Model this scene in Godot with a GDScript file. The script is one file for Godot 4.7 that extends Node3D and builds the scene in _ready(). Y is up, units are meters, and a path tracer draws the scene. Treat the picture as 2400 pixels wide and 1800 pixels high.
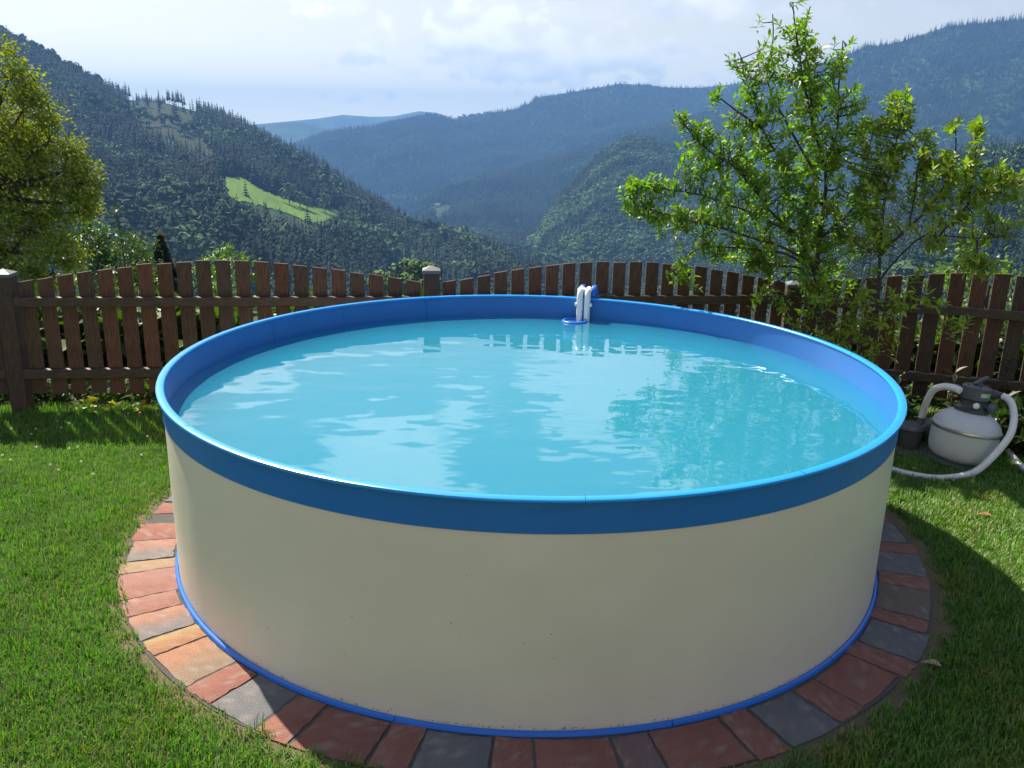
extends Node3D
# A round garden pool on a lawn above a wooded valley, seen against the light.

class MB:
	# collects triangles of one mesh; corners are given counter-clockwise as seen from outside
	var v := PackedVector3Array()
	var n := PackedVector3Array()
	var c := PackedColorArray()
	var ix := PackedInt32Array()
	var col := Color.WHITE
	func tri(a: Vector3, b: Vector3, d: Vector3) -> void:
		var nn := (b - a).cross(d - a).normalized()
		tri_n(a, b, d, nn, nn, nn)
	func tri_n(a: Vector3, b: Vector3, d: Vector3, na: Vector3, nb: Vector3, nd: Vector3) -> void:
		var k := v.size()
		v.append(a); v.append(b); v.append(d)
		n.append(na); n.append(nb); n.append(nd)
		c.append(col); c.append(col); c.append(col)
		ix.append(k); ix.append(k + 2); ix.append(k + 1)
	func quad(a: Vector3, b: Vector3, d: Vector3, e: Vector3) -> void:
		tri(a, b, d)
		tri(a, d, e)
	func oquad(a: Vector3, b: Vector3, d: Vector3, e: Vector3, mid: Vector3) -> void:
		if (b - a).cross(d - a).dot((a + d) * 0.5 - mid) < 0.0:
			quad(a, e, d, b)
		else:
			quad(a, b, d, e)
	func otri(a: Vector3, b: Vector3, d: Vector3, mid: Vector3) -> void:
		if (b - a).cross(d - a).dot((a + b + d) / 3.0 - mid) < 0.0:
			tri(a, d, b)
		else:
			tri(a, b, d)
	func grid(p: PackedVector3Array, nu: int, nv: int, flip := false, cols := PackedColorArray(), wrap := false) -> void:
		# p[i + j * nu]; (along i) x (along j) points outside unless flip
		var k := v.size()
		var nr := PackedVector3Array()
		nr.resize(nu * nv)
		for j in nv - 1:
			for i in nu - 1:
				var a := i + j * nu
				var f := (p[a + 1] - p[a]).cross(p[a + nu] - p[a])
				f += (p[a + 1] - p[a + nu + 1]).cross(p[a + 1 + nu] - p[a + nu]) * -1.0 if false else Vector3.ZERO
				if f.length_squared() < 1e-18:
					f = (p[a + nu] - p[a + nu + 1]).cross(p[a + 1] - p[a + nu + 1])
				nr[a] += f
				nr[a + 1] += f
				nr[a + nu] += f
				nr[a + nu + 1] += f
				if flip:
					ix.append_array(PackedInt32Array([k + a, k + a + 1, k + a + nu + 1, k + a, k + a + nu + 1, k + a + nu]))
				else:
					ix.append_array(PackedInt32Array([k + a, k + a + nu + 1, k + a + 1, k + a, k + a + nu, k + a + nu + 1]))
		if wrap:
			for j in nv:
				var s := nr[j * nu] + nr[j * nu + nu - 1]
				nr[j * nu] = s
				nr[j * nu + nu - 1] = s
		for a in nu * nv:
			nr[a] = nr[a].normalized() * (-1.0 if flip else 1.0)
		v.append_array(p)
		n.append_array(nr)
		if cols.size() == p.size():
			c.append_array(cols)
		else:
			var cc := PackedColorArray()
			cc.resize(p.size())
			cc.fill(col)
			c.append_array(cc)
	func tube(path: PackedVector3Array, radii: PackedFloat32Array, sides := 8, cap := true) -> void:
		var p := PackedVector3Array()
		var up := Vector3.UP
		var m := path.size()
		var side := Vector3.ZERO
		for j in m:
			var t := (path[mini(j + 1, m - 1)] - path[maxi(j - 1, 0)]).normalized()
			if j == 0:
				side = t.cross(up)
				if side.length() < 0.1:
					side = t.cross(Vector3.RIGHT)
			side = (side - t * side.dot(t)).normalized()
			var o := side.cross(t)
			for i in sides + 1:
				var a := TAU * (i % sides) / sides
				p.append(path[j] + (side * cos(a) + o * sin(a)) * radii[j])
		grid(p, sides + 1, m, true, PackedColorArray(), true)
		if cap:
			for e in [0, m - 1]:
				var q := path[e] + (path[e] - path[1 if e == 0 else m - 2]).normalized() * radii[e] * 0.3
				for i in sides:
					otri(p[e * (sides + 1) + i], p[e * (sides + 1) + i + 1], q, path[1 if e == 0 else m - 2])
	func lathe(prof: Array, segs := 48, a0 := 0.0, a1 := TAU, close := false) -> void:
		# prof: Vector2(r, y), up the outside, across the top, down the inside
		var groups := []
		var cur := [prof[0]]
		for i in range(1, prof.size()):
			cur.append(prof[i])
			if i < prof.size() - 1:
				var d1: Vector2 = (prof[i] - prof[i - 1]).normalized()
				var d2: Vector2 = (prof[i + 1] - prof[i]).normalized()
				if d1.dot(d2) < 0.75:
					groups.append(cur)
					cur = [prof[i]]
		groups.append(cur)
		for g in groups:
			var p := PackedVector3Array()
			for q in g:
				for i in segs + 1:
					var a := lerpf(a0, a1, float(i) / segs)
					p.append(Vector3(cos(a) * q.x, q.y, sin(a) * q.x))
			grid(p, segs + 1, g.size(), true, PackedColorArray(), a1 - a0 > TAU - 0.001)
		if close:
			for a in [a0, a1]:
				var mid := Vector2.ZERO
				for q in prof:
					mid += q / prof.size()
				var dir := Vector3(cos(a), 0, sin(a))
				var back := Vector3(-sin(a), 0, cos(a)) * (1.0 if a == a0 else -1.0)
				for i in prof.size() - 1:
					otri(dir * prof[i].x + Vector3.UP * prof[i].y, dir * prof[i + 1].x + Vector3.UP * prof[i + 1].y, dir * mid.x + Vector3.UP * mid.y, dir * mid.x + Vector3.UP * mid.y + back)
	func box(s: Vector3, b := 0.003, xf := Transform3D.IDENTITY, slope := 0.0) -> void:
		var h := s * 0.5
		var P := {}
		for sx in [-1, 1]:
			for sy in [-1, 1]:
				for sz in [-1, 1]:
					var k := Vector3i(sx, sy, sz)
					var q := [Vector3(sx * h.x, sy * (h.y - b), sz * (h.z - b)), Vector3(sx * (h.x - b), sy * h.y, sz * (h.z - b)), Vector3(sx * (h.x - b), sy * (h.y - b), sz * h.z)]
					for e in 3:
						if sy > 0:
							q[e].y += q[e].x * slope
						q[e] = xf * q[e]
					P[k] = q
		var mid := xf.origin
		for ax in 3:
			for s1 in [-1, 1]:
				var f := []
				for w in [[-1, -1], [1, -1], [1, 1], [-1, 1]]:
					var k := Vector3i.ZERO
					k[ax] = s1
					k[(ax + 1) % 3] = w[0]
					k[(ax + 2) % 3] = w[1]
					f.append(P[k][ax])
				oquad(f[0], f[1], f[2], f[3], mid)
			for w in [[-1, -1], [1, -1], [1, 1], [-1, 1]]:
				var k0 := Vector3i.ZERO
				k0[ax] = -1
				k0[(ax + 1) % 3] = w[0]
				k0[(ax + 2) % 3] = w[1]
				var k1 := k0
				k1[ax] = 1
				oquad(P[k0][(ax + 1) % 3], P[k1][(ax + 1) % 3], P[k1][(ax + 2) % 3], P[k0][(ax + 2) % 3], mid)
		for k in P:
			otri(P[k][0], P[k][1], P[k][2], mid)
	func leaf(xf: Transform3D, l: float, w: float, fold: float, curl: float) -> void:
		# a pointed leaf along +Y of xf, its upper side towards +Z, folded along the midrib and curling back
		var k := v.size()
		var up := xf.basis.z
		var prev := k
		for j in 5:
			var t := j / 4.0
			var m := Vector3(0, l * t, -curl * l * t * t)
			var hw: float = w * [0.08, 0.8, 1.0, 0.62, 0.0][j]
			if j == 4:
				v.append(xf * m); n.append(up); c.append(col)
				ix.append_array(PackedInt32Array([prev, k + 12, prev + 1, prev + 1, k + 12, prev + 2]))
			else:
				var q := k + j * 3
				v.append(xf * (m + Vector3(-hw, 0, fold * hw))); v.append(xf * m); v.append(xf * (m + Vector3(hw, 0, fold * hw)))
				n.append((up + xf.basis.x * fold).normalized()); n.append(up); n.append((up - xf.basis.x * fold).normalized())
				c.append(col); c.append(col); c.append(col)
				if j > 0:
					ix.append_array(PackedInt32Array([prev, q, q + 1, prev, q + 1, prev + 1, prev + 1, q + 1, q + 2, prev + 1, q + 2, prev + 2]))
				prev = q
	func done(m: Material) -> ArrayMesh:
		var a := []
		a.resize(Mesh.ARRAY_MAX)
		a[Mesh.ARRAY_VERTEX] = v
		a[Mesh.ARRAY_NORMAL] = n
		a[Mesh.ARRAY_COLOR] = c
		a[Mesh.ARRAY_INDEX] = ix
		var mesh := ArrayMesh.new()
		mesh.add_surface_from_arrays(Mesh.PRIMITIVE_TRIANGLES, a)
		mesh.surface_set_material(0, m)
		return mesh

const R := 1.75                                  # pool radius
const C := Vector3(0.085, 0.0, -4.233)           # pool centre
const WATER := 0.757
const SUN_TO := Vector3(-0.4391, 0.7373, -0.5134)   # towards the sun
var M := {}
var rng := RandomNumberGenerator.new()
var used := {}

# ---------------------------------------------------------------- naming

func numbered(called: String) -> String:
	var k: int = used.get(called, 0)
	used[called] = k + 1
	return called if k == 0 else "%s_%03d" % [called, k]

func tag(o: Node3D, label := "", category := "", group := "", kind := "") -> Node3D:
	if label: o.set_meta("label", label)
	if category: o.set_meta("category", category)
	if group: o.set_meta("group", group)
	if kind: o.set_meta("kind", kind)
	return o

func thing(called: String, label: String, category: String, at := Vector3.ZERO, group := "") -> Node3D:
	var o := Node3D.new()
	o.name = numbered(called)
	o.position = at
	tag(o, label, category, group)
	add_child(o)
	return o

func solo(called: String, mesh: Mesh, label: String, category: String, at := Vector3.ZERO, group := "") -> MeshInstance3D:
	var o := MeshInstance3D.new()
	o.name = numbered(called)
	o.mesh = mesh
	o.position = at
	tag(o, label, category, group)
	add_child(o)
	return o

func part(called: String, mesh: Mesh, parent: Node3D, at := Vector3.ZERO, label := "") -> MeshInstance3D:
	var o := MeshInstance3D.new()
	o.name = called
	o.mesh = mesh
	o.position = at
	if label: o.set_meta("label", label)
	parent.add_child(o, true)
	return o

func setting(called: String, mesh: Mesh, label: String) -> MeshInstance3D:
	var o := MeshInstance3D.new()
	o.name = numbered(called)
	o.mesh = mesh
	tag(o, label, called.replace("_", " "), "", "structure")
	add_child(o)
	return o

func stuff(called: String, mesh: Mesh, where: Array, tint: PackedColorArray, label: String, category: String, parent: Node3D = null) -> MultiMeshInstance3D:
	var mm := MultiMesh.new()
	mm.transform_format = MultiMesh.TRANSFORM_3D
	mm.use_colors = true
	mm.mesh = mesh
	mm.instance_count = where.size()
	for i in where.size():
		mm.set_instance_transform(i, where[i])
		mm.set_instance_color(i, tint[i])
	var o := MultiMeshInstance3D.new()
	o.multimesh = mm
	o.set_meta("kind", "stuff")
	if parent:
		o.name = called
		parent.add_child(o, true)
	else:
		o.name = numbered(called)
		tag(o, label, category)
		add_child(o)
	return o

# ---------------------------------------------------------------- materials

func lin(r: float, g: float, b: float, a := 1.0) -> Color:
	return Color(r, g, b, a).linear_to_srgb()

func noise_tex(seed_: int, freq: float, lo: Color, hi: Color, size := 512, octaves := 5) -> NoiseTexture2D:
	var f := FastNoiseLite.new()
	f.seed = seed_
	f.noise_type = FastNoiseLite.TYPE_SIMPLEX_SMOOTH
	f.frequency = freq
	f.fractal_octaves = octaves
	var t := NoiseTexture2D.new()
	t.width = size
	t.height = size
	t.seamless = true
	t.noise = f
	var g := Gradient.new()
	g.set_color(0, lo)
	g.set_color(1, hi)
	t.color_ramp = g
	return t

func mat(called: String, color: Color, rough := 0.8, tex: Texture2D = null, scale := Vector3.ONE, world := true) -> StandardMaterial3D:
	var m := StandardMaterial3D.new()
	m.resource_name = called
	m.albedo_color = color
	m.roughness = rough
	m.vertex_color_use_as_albedo = true
	if tex:
		m.albedo_texture = tex
		m.uv1_triplanar = true
		m.uv1_world_triplanar = world
		m.uv1_scale = scale
	M[called] = m
	return m

func bump(m: StandardMaterial3D, seed_: int, freq: float, cm: float) -> void:
	m.heightmap_enabled = true
	m.heightmap_texture = noise_tex(seed_, freq, Color.BLACK, Color.WHITE, 512)
	m.heightmap_scale = cm

func make_materials() -> void:
	var grain := noise_tex(3, 0.02, Color(0.5, 0.5, 0.5), Color(1, 1, 1), 512, 6)
	var cloudy := noise_tex(5, 0.006, Color(0.96, 0.96, 0.96), Color(1, 1, 1), 512, 3)
	var speckle := noise_tex(9, 0.06, Color(0.68, 0.68, 0.68), Color(1, 1, 1), 512, 6)
	var w := mat("fence wood", Color.WHITE, 0.75, grain, Vector3(9, 0.7, 9))
	bump(w, 4, 0.03, 0.12)
	var rw := mat("rail wood", Color.WHITE, 0.55, grain, Vector3(0.7, 9, 9))
	bump(rw, 4, 0.03, 0.12)
	var cm := mat("cap metal", lin(0.12, 0.135, 0.145), 0.55)
	cm.metallic = 0.3
	var cream := mat("cream steel", lin(0.66, 0.615, 0.52), 0.42, cloudy, Vector3(0.7, 0.7, 0.7))
	cream.metallic_specular = 0.5
	mat("liner", lin(0.006, 0.145, 0.48), 0.45, cloudy, Vector3(1.3, 1.3, 1.3))
	mat("rim plastic", lin(0.012, 0.27, 0.74), 0.28)
	mat("track plastic", lin(0.012, 0.14, 0.6), 0.35)
	var wt := StandardMaterial3D.new()
	wt.resource_name = "water"
	wt.transparency = BaseMaterial3D.TRANSPARENCY_ALPHA
	var wc := lin(0.08, 0.6, 0.9)
	wc.a = 0.17
	wt.albedo_color = wc
	wt.roughness = 0.02
	wt.metallic_specular = 0.5
	M["water"] = wt
	var b := mat("brick", Color.WHITE, 0.9, speckle, Vector3(5, 5, 5))
	bump(b, 12, 0.05, 0.25)
	mat("joint grit", lin(0.27, 0.26, 0.25), 0.95, noise_tex(15, 0.2, Color(0.35, 0.35, 0.35), Color(1, 1, 1), 512, 3), Vector3(6, 6, 6))
	bump(M["joint grit"], 16, 0.2, 0.5)
	mat("thatch", lin(0.36, 0.29, 0.17), 0.95, noise_tex(17, 0.08, Color(0.4, 0.4, 0.36), Color(1, 1, 1), 512, 5), Vector3(4, 4, 4))
	bump(M["thatch"], 18, 0.1, 0.8)
	mat("turf", lin(0.05, 0.075, 0.025), 0.95, speckle, Vector3(2, 2, 2))
	mat("ground", Color.WHITE, 0.95)
	M["ground"].metallic_specular = 0.15
	mat("concrete", lin(0.36, 0.35, 0.33), 0.9, speckle, Vector3(2, 2, 2))
	var g := mat("grass", Color.WHITE, 0.5)
	g.backlight_enabled = true
	g.backlight = Color(0.75, 0.95, 0.35)
	var lf := mat("leaf", Color.WHITE, 0.42)
	lf.backlight_enabled = true
	lf.backlight = Color(0.8, 1.0, 0.3)
	var ol := mat("olive leaf", Color.WHITE, 0.8)
	ol.backlight_enabled = true
	ol.backlight = Color(0.85, 0.95, 0.3)
	mat("bark", lin(0.13, 0.1, 0.075), 0.9, grain, Vector3(14, 2, 14))
	bump(M["bark"], 21, 0.05, 0.3)
	var fn := mat("far foliage", Color.WHITE, 0.9)
	fn.metallic_specular = 0.2
	mat("tank plastic", lin(0.56, 0.58, 0.6), 0.5, cloudy, Vector3(3, 3, 3), false)
	mat("grey plastic", lin(0.09, 0.1, 0.115), 0.45)
	mat("dark plastic", lin(0.06, 0.065, 0.07), 0.4)
	mat("label green", lin(0.32, 0.5, 0.2), 0.5)
	mat("label pale", lin(0.45, 0.55, 0.5), 0.5)
	mat("white plastic", lin(0.78, 0.78, 0.76), 0.35)
	mat("hose plastic", lin(0.72, 0.72, 0.74), 0.4)
	mat("petal", Color.WHITE, 0.6)
	var st := mat("steel ring", lin(0.5, 0.5, 0.5), 0.3)
	st.metallic = 0.9
	mat("house", Color.WHITE, 0.8)

# ---------------------------------------------------------------- sky

func make_sky() -> PanoramaSkyMaterial:
	var w := 2048
	var h := 1024
	var data := PackedFloat32Array()
	data.resize(w * h * 3)
	var f := FastNoiseLite.new()
	f.seed = 11
	f.frequency = 1.0
	f.fractal_octaves = 5
	f.noise_type = FastNoiseLite.TYPE_SIMPLEX_SMOOTH
	# cumulus of the photograph: azimuth, elevation, half sizes (degrees), strength
	var puffs := [[-3.2, 5.2, 3.4, 1.4, 0.8], [2.2, 4.2, 3.2, 1.3, 0.8], [-1.0, 3.6, 4.5, 0.8, 0.6], [-9.6, 4.4, 1.7, 0.8, 0.95], [7.8, 4.6, 3.6, 1.2, 0.8], [12.5, 7.6, 4.5, 1.2, 0.7], [-1.5, 7.0, 2.6, 0.8, 0.75], [-11.5, 7.0, 2.0, 0.6, 0.45], [-12.0, 2.0, 3.0, 0.4, 0.35]]
	for j in h / 2:
		var el := 90.0 - (j + 0.5) * 180.0 / h
		var se := sin(deg_to_rad(el))
		var ce := cos(deg_to_rad(el))
		var sun_el := SUN_TO.y
		var haze := pow(1.0 - se, 5.0)
		for i in w:
			var az := fposmod((i + 0.5) * 360.0 / w + 180.0, 360.0) - 180.0   # the middle column of a panorama looks along +Z
			var sa := sin(deg_to_rad(az))
			var ca := cos(deg_to_rad(az))
			var d := Vector3(sa * ce, se, -ca * ce)
			var sa2 := acos(clampf(d.dot(SUN_TO), -1, 1))
			var glow := 1.6 * exp(-sa2 / 0.75) * (0.3 + 0.7 * minf(1.0, haze * 2.4))
			var r := lerpf(0.05, 0.25, haze) + glow * (1.0 + 2.3 * haze * haze)
			var g := lerpf(0.12, 0.28, haze) + glow * 1.0 * (1.0 + 1.9 * haze * haze)
			var b := lerpf(0.30, 0.36, haze) + glow * 0.84 * (1.0 + 1.0 * haze * haze)
			# cumulus and thin cloud, a layer seen in perspective
			var k := 1.0 / (se + 0.16)
			var px := d.x * k
			var pz := d.z * k
			var n1 := f.get_noise_2d(px * 1.25, pz * 1.25)
			var rise := 0.0
			var cover := smoothstep(-0.03, 0.06, n1) * smoothstep(0.05, 0.25, se) * (1.0 - smoothstep(0.62, 0.85, se))
			if el < 13.0 and absf(az) < 36.0:
				var q := 0.0
				var high := 0.0
				for s in puffs:
					var ex: float = (az - s[0]) / s[2]
					var ey: float = (el - s[1]) / s[3]
					var g0: float = s[4] * exp(-(ex * ex + ey * ey * (2.2 if ey < 0.0 else 1.0)))
					q += g0
					high += g0 * ey
				if q > 0.02:
					var n2 := f.get_noise_2d(az * 0.42, el * 0.75 + 40.0)
					var c2 := smoothstep(0.26, 0.44, q + n2 * 0.75)
					if c2 > cover:
						cover = c2
						rise = clampf(high / q, -1.0, 1.0) * 0.45 + n2 * 0.5
			if cover > 0.0:
				var under := f.get_noise_2d(az * 0.22 + 7.0, el * 0.5 + 11.0) if el < 13.0 else f.get_noise_2d(px * 2.0 + 31.0, pz * 2.0)
				var lit := clampf(0.62 + under * 0.9 + rise, 0.0, 1.0)
				var near := 0.16 + 3.7 * exp(-sa2 / 0.65)
				var cr := lerpf(0.74, 1.06, lit) * near
				var cg := lerpf(0.79, 1.07, lit) * near
				var cb := lerpf(0.86, 1.06, lit) * near
				r = lerpf(r, cr, cover * 0.9)
				g = lerpf(g, cg, cover * 0.9)
				b = lerpf(b, cb, cover * 0.9)
			var at := (j * w + i) * 3
			data[at] = r
			data[at + 1] = g
			data[at + 2] = b
	for at in range(w * h / 2 * 3, w * h * 3, 3):
		data[at] = 0.12
		data[at + 1] = 0.15
		data[at + 2] = 0.12
	var im := Image.create_from_data(w, h, false, Image.FORMAT_RGBF, data.to_byte_array())
	var p := PanoramaSkyMaterial.new()
	p.panorama = ImageTexture.create_from_image(im)
	return p

# ---------------------------------------------------------------- start

func _ready() -> void:
	rng.seed = 77
	var cam := Camera3D.new()
	cam.name = "camera"
	cam.fov = 48.44
	cam.near = 0.05
	cam.far = 14000.0
	var p := 0.2847
	var ro := 0.0203
	var fwd := Vector3(0, -sin(p), -cos(p))
	var up0 := Vector3(0, cos(p), -sin(p))
	var rt := Vector3.RIGHT * cos(ro) + up0 * sin(ro)
	var up := Vector3.RIGHT * -sin(ro) + up0 * cos(ro)
	cam.transform = Transform3D(Basis(rt, up, -fwd), Vector3(0, 1.998, 0))
	add_child(cam)
	var env := Environment.new()
	env.background_mode = Environment.BG_SKY
	env.sky = Sky.new()
	env.sky.sky_material = make_sky()
	env.background_energy_multiplier = 0.55
	env.tonemap_mode = Environment.TONE_MAPPER_LINEAR
	env.tonemap_exposure = 2.25
	env.sdfgi_enabled = true
	env.ssao_enabled = true
	env.ssil_enabled = true
	env.fog_enabled = true
	env.fog_light_color = Color(0.5, 0.72, 1.0)
	env.fog_density = 0.00017
	env.volumetric_fog_enabled = true
	env.volumetric_fog_density = 0.0
	var we := WorldEnvironment.new()
	we.name = "environment"
	we.environment = env
	add_child(we)
	var sun := DirectionalLight3D.new()
	sun.name = "sun"
	sun.light_energy = 1.6
	sun.light_color = Color(1.0, 0.95, 0.87)
	sun.light_angular_distance = 0.5
	sun.shadow_enabled = true
	sun.transform = Transform3D(Basis.looking_at(-SUN_TO), Vector3(0, 20, 0))
	add_child(sun)
	make_materials()
	make_ground()
	make_hills()
	make_paving()
	make_pool()
	make_fences()
	make_house()
	make_grass()
	make_weeds()
	make_filter()
	make_skimmer()
	make_trees()
	make_small_things()

# ---------------------------------------------------------------- ground

func valley(d: float) -> float:
	var t := [[0.0, -90.0], [330.0, -95.0], [1000.0, -152.0], [2600.0, -232.0], [9500.0, -330.0]]
	for i in 4:
		if d <= t[i + 1][0]:
			return lerpf(t[i][1], t[i + 1][1], (d - t[i][0]) / (t[i + 1][0] - t[i][0]))
	return -330.0

func ground_y(x: float, z: float) -> float:
	var s := maxf(0.0, -z - 7.15)
	if s == 0.0:
		return -0.03
	return maxf(-0.03 - 0.45 * minf(s, 0.6) - 0.205 * maxf(0.0, s - 0.6) - 0.00005 * s * s, valley(Vector2(x, z).length()))

func make_ground() -> void:
	var mb := MB.new()
	var na := 144
	var radii := [0.0, 2.0, 4.0, 5.0, 6.0, 6.6, 7.0, 7.2, 7.4, 7.7, 8.0]
	var r := 8.5
	while r < 7200.0:
		radii.append(r)
		r *= 1.06
	var p := PackedVector3Array()
	var cols := PackedColorArray()
	var f := FastNoiseLite.new()
	f.frequency = 0.08
	for q in radii:
		for i in na + 1:
			var a: float = TAU * (i % na) / na
			var x: float = cos(a) * q
			var z: float = sin(a) * q
			p.append(Vector3(x, ground_y(x, z), z))
			var k := 0.5 + 0.5 * f.get_noise_2d(x, z)
			var meadow := Color(0.07, 0.125, 0.02).lerp(Color(0.11, 0.16, 0.03), k)
			if q > 120.0:
				meadow = Color(0.03, 0.05, 0.02)
			cols.append(meadow)
	mb.grid(p, na + 1, radii.size(), true, cols, true)
	setting("ground", mb.done(M["ground"]), "meadow slope and valley ground below the garden")
	var lawn := MB.new()
	lawn.quad(Vector3(-9, 0, 4), Vector3(9, 0, 4), Vector3(9, 0, -5.95), Vector3(-9, 0, -5.95))
	lawn.quad(Vector3(-1.5, 0, -5.95), Vector3(9, 0, -5.95), Vector3(9, 0, -6.7), Vector3(-1.5, 0, -6.7))
	setting("lawn", lawn.done(M["turf"]), "short garden lawn round the pool")
	# paved strip and weedy border behind the fence
	var pv := MB.new()
	var wd := MB.new()
	var P := [Vector3(-6.4, 0, -5.5), Vector3(-3.5, 0, -5.81), Vector3(-0.6, 0, -6.16), Vector3(2.16, 0, -6.53), Vector3(4.95, 0, -5.6)]
	for k in 4:
		var d: Vector3 = P[k + 1] - P[k]
		var b := Basis(Vector3.UP, atan2(-d.z, d.x))
		pv.box(Vector3(d.length() - 0.02, 0.06, 0.26), 0.006, Transform3D(b, (P[k] + P[k + 1]) * 0.5 + b * Vector3(0, -0.03, -0.78)))
		wd.box(Vector3(d.length() + 0.05, 0.05, 0.5), 0.006, Transform3D(b, (P[k] + P[k + 1]) * 0.5 + b * Vector3(0, -0.035, -0.27)))  # soil strip; its dark colour also stands in for shade of the pickets
	setting("path", pv.done(M["concrete"]), "pale concrete path behind the fence")
	setting("border", wd.done(M["turf"]), "weedy soil strip under the fence, its dark colour also standing in for picket shade")

# ---------------------------------------------------------------- hills

func interp(t: Array, x: float) -> float:
	if x <= t[0][0]: return t[0][1]
	for i in t.size() - 1:
		if x <= t[i + 1][0]:
			return lerpf(t[i][1], t[i + 1][1], (x - t[i][0]) / (t[i + 1][0] - t[i][0]))
	return t[-1][1]

var relief := FastNoiseLite.new()

func hill_at(L: Dictionary, az: float, v: float) -> Vector3:
	var d1 := interp(L.dist, az)
	var yr: float = 2.0 + d1 * tan(deg_to_rad(interp(L.ridge, az))) - L.tree
	var yb: float = minf(L.y0, yr - 25.0)
	var d: float = lerpf(L.d0, d1, minf(v, 1.0))
	var y := lerpf(yb, yr, pow(minf(v, 1.0), L.p))
	var bend := sin(PI * clampf(v, 0, 1))
	y += L.amp * relief.get_noise_2d(az * L.f + L.y0, v * 6.0) * bend
	if v > 1.0:
		d = d1 * v
		y = yr - (v - 1.0) * d1 * 0.45
	var a := deg_to_rad(az)
	return Vector3(sin(a) * d, y, -cos(a) * d)

func elev(q: Vector3) -> float:
	return rad_to_deg(atan2(q.y - 2.0, Vector2(q.x, q.z).length()))

func hill_mesh(L: Dictionary, called: String, label: String, na: int, nv: int, base: Color, other: Color) -> void:
	var mb := MB.new()
	var p := PackedVector3Array()
	var cols := PackedColorArray()
	for j in nv + 3:
		var v := float(j) / nv
		for i in na + 1:
			var az: float = lerpf(L.az[0], L.az[1], float(i) / na)
			p.append(hill_at(L, az, v))
			cols.append(base.lerp(other, smoothstep(-0.1, 0.4, relief.get_noise_2d(az * 3.0, v * 22.0 + 50.0))))
	mb.grid(p, na + 1, nv + 3, false, cols)
	setting(called, mb.done(M["ground"]), label)

func hill_patch(L: Dictionary, poly: PackedVector2Array, v0: float, v1: float, da: float, dv: float, lift: float, a: Color, b: Color) -> ArrayMesh:
	var mb := MB.new()
	var lo := poly[0]
	var hi := poly[0]
	for q in poly:
		lo = lo.min(q)
		hi = hi.max(q)
	var az := lo.x
	while az < hi.x:
		var v := v0
		var p00 := hill_at(L, az, v)
		var p10 := hill_at(L, az + da, v)
		while v < v1:
			var p01 := hill_at(L, az, v + dv)
			var p11 := hill_at(L, az + da, v + dv)
			var m := (p00 + p11) * 0.5
			var ragged := Vector2(relief.get_noise_2d(az * 16.0, v * 160.0), 0.6 * relief.get_noise_2d(az * 16.0 + 50.0, v * 160.0)) * 0.22
			if Geometry2D.is_point_in_polygon(Vector2(az + da * 0.5, elev(m)) + ragged, poly):
				mb.col = a.lerp(b, clampf(0.5 + 0.9 * relief.get_noise_2d(az * 14.0, v * 90.0) + 0.8 * relief.get_noise_2d(az * 3.0 + 9.0, v * 40.0), 0, 1))
				var u := Vector3.UP * lift
				mb.tri(p00 + u, p10 + u, p11 + u)
				mb.tri(p00 + u, p11 + u, p01 + u)
			p00 = p01
			p10 = p11
			v += dv
		az += da
	return mb.done(M["ground"])

func conifer_mesh(seed_: int, whorls: int, spikes: int, slim: float, bare := 0.08) -> ArrayMesh:
	# one metre tall; scaled where it stands
	var q := RandomNumberGenerator.new()
	q.seed = seed_
	var mb := MB.new()
	mb.col = Color(0.5, 0.42, 0.36)
	mb.tube(PackedVector3Array([Vector3.ZERO, Vector3(0, 0.5, 0), Vector3(0, 0.9, 0)]), PackedFloat32Array([0.013, 0.008, 0.002]), 4, false)
	for k in whorls:
		var t := float(k) / whorls
		var y := lerpf(bare, 0.97, t)
		var rad := slim * pow(1.0 - t * 0.94, 0.85) * q.randf_range(0.8, 1.15)
		for s in spikes:
			var a := TAU * (s + q.randf_range(-0.3, 0.3)) / spikes + k * 1.1
			var rr := rad * q.randf_range(0.65, 1.2)
			var dir := Vector3(cos(a), 0, sin(a))
			var sd := Vector3(-sin(a), 0, cos(a)) * rr * 0.42
			var root := Vector3(0, y + 0.06, 0)
			var tip := dir * rr + Vector3(0, y - rr * q.randf_range(0.25, 0.55), 0)
			var m := dir * rr * 0.55 + Vector3(0, y, 0)
			mb.col = Color.WHITE * q.randf_range(0.8, 1.15)
			var up := (dir * 0.55 + Vector3.UP * 0.8).normalized()
			mb.tri_n(root, m + sd, tip, Vector3.UP, (up + sd.normalized() * 0.5).normalized(), up)
			mb.tri_n(root, tip, m - sd, Vector3.UP, up, (up - sd.normalized() * 0.5).normalized())
	mb.tri(Vector3(-0.011, 0.9, 0), Vector3(0.011, 0.9, 0), Vector3(0, 1.0, 0))
	mb.tri(Vector3(0, 0.9, -0.011), Vector3(0, 0.9, 0.011), Vector3(0, 1.0, 0))
	return mb.done(M["far foliage"])

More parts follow.
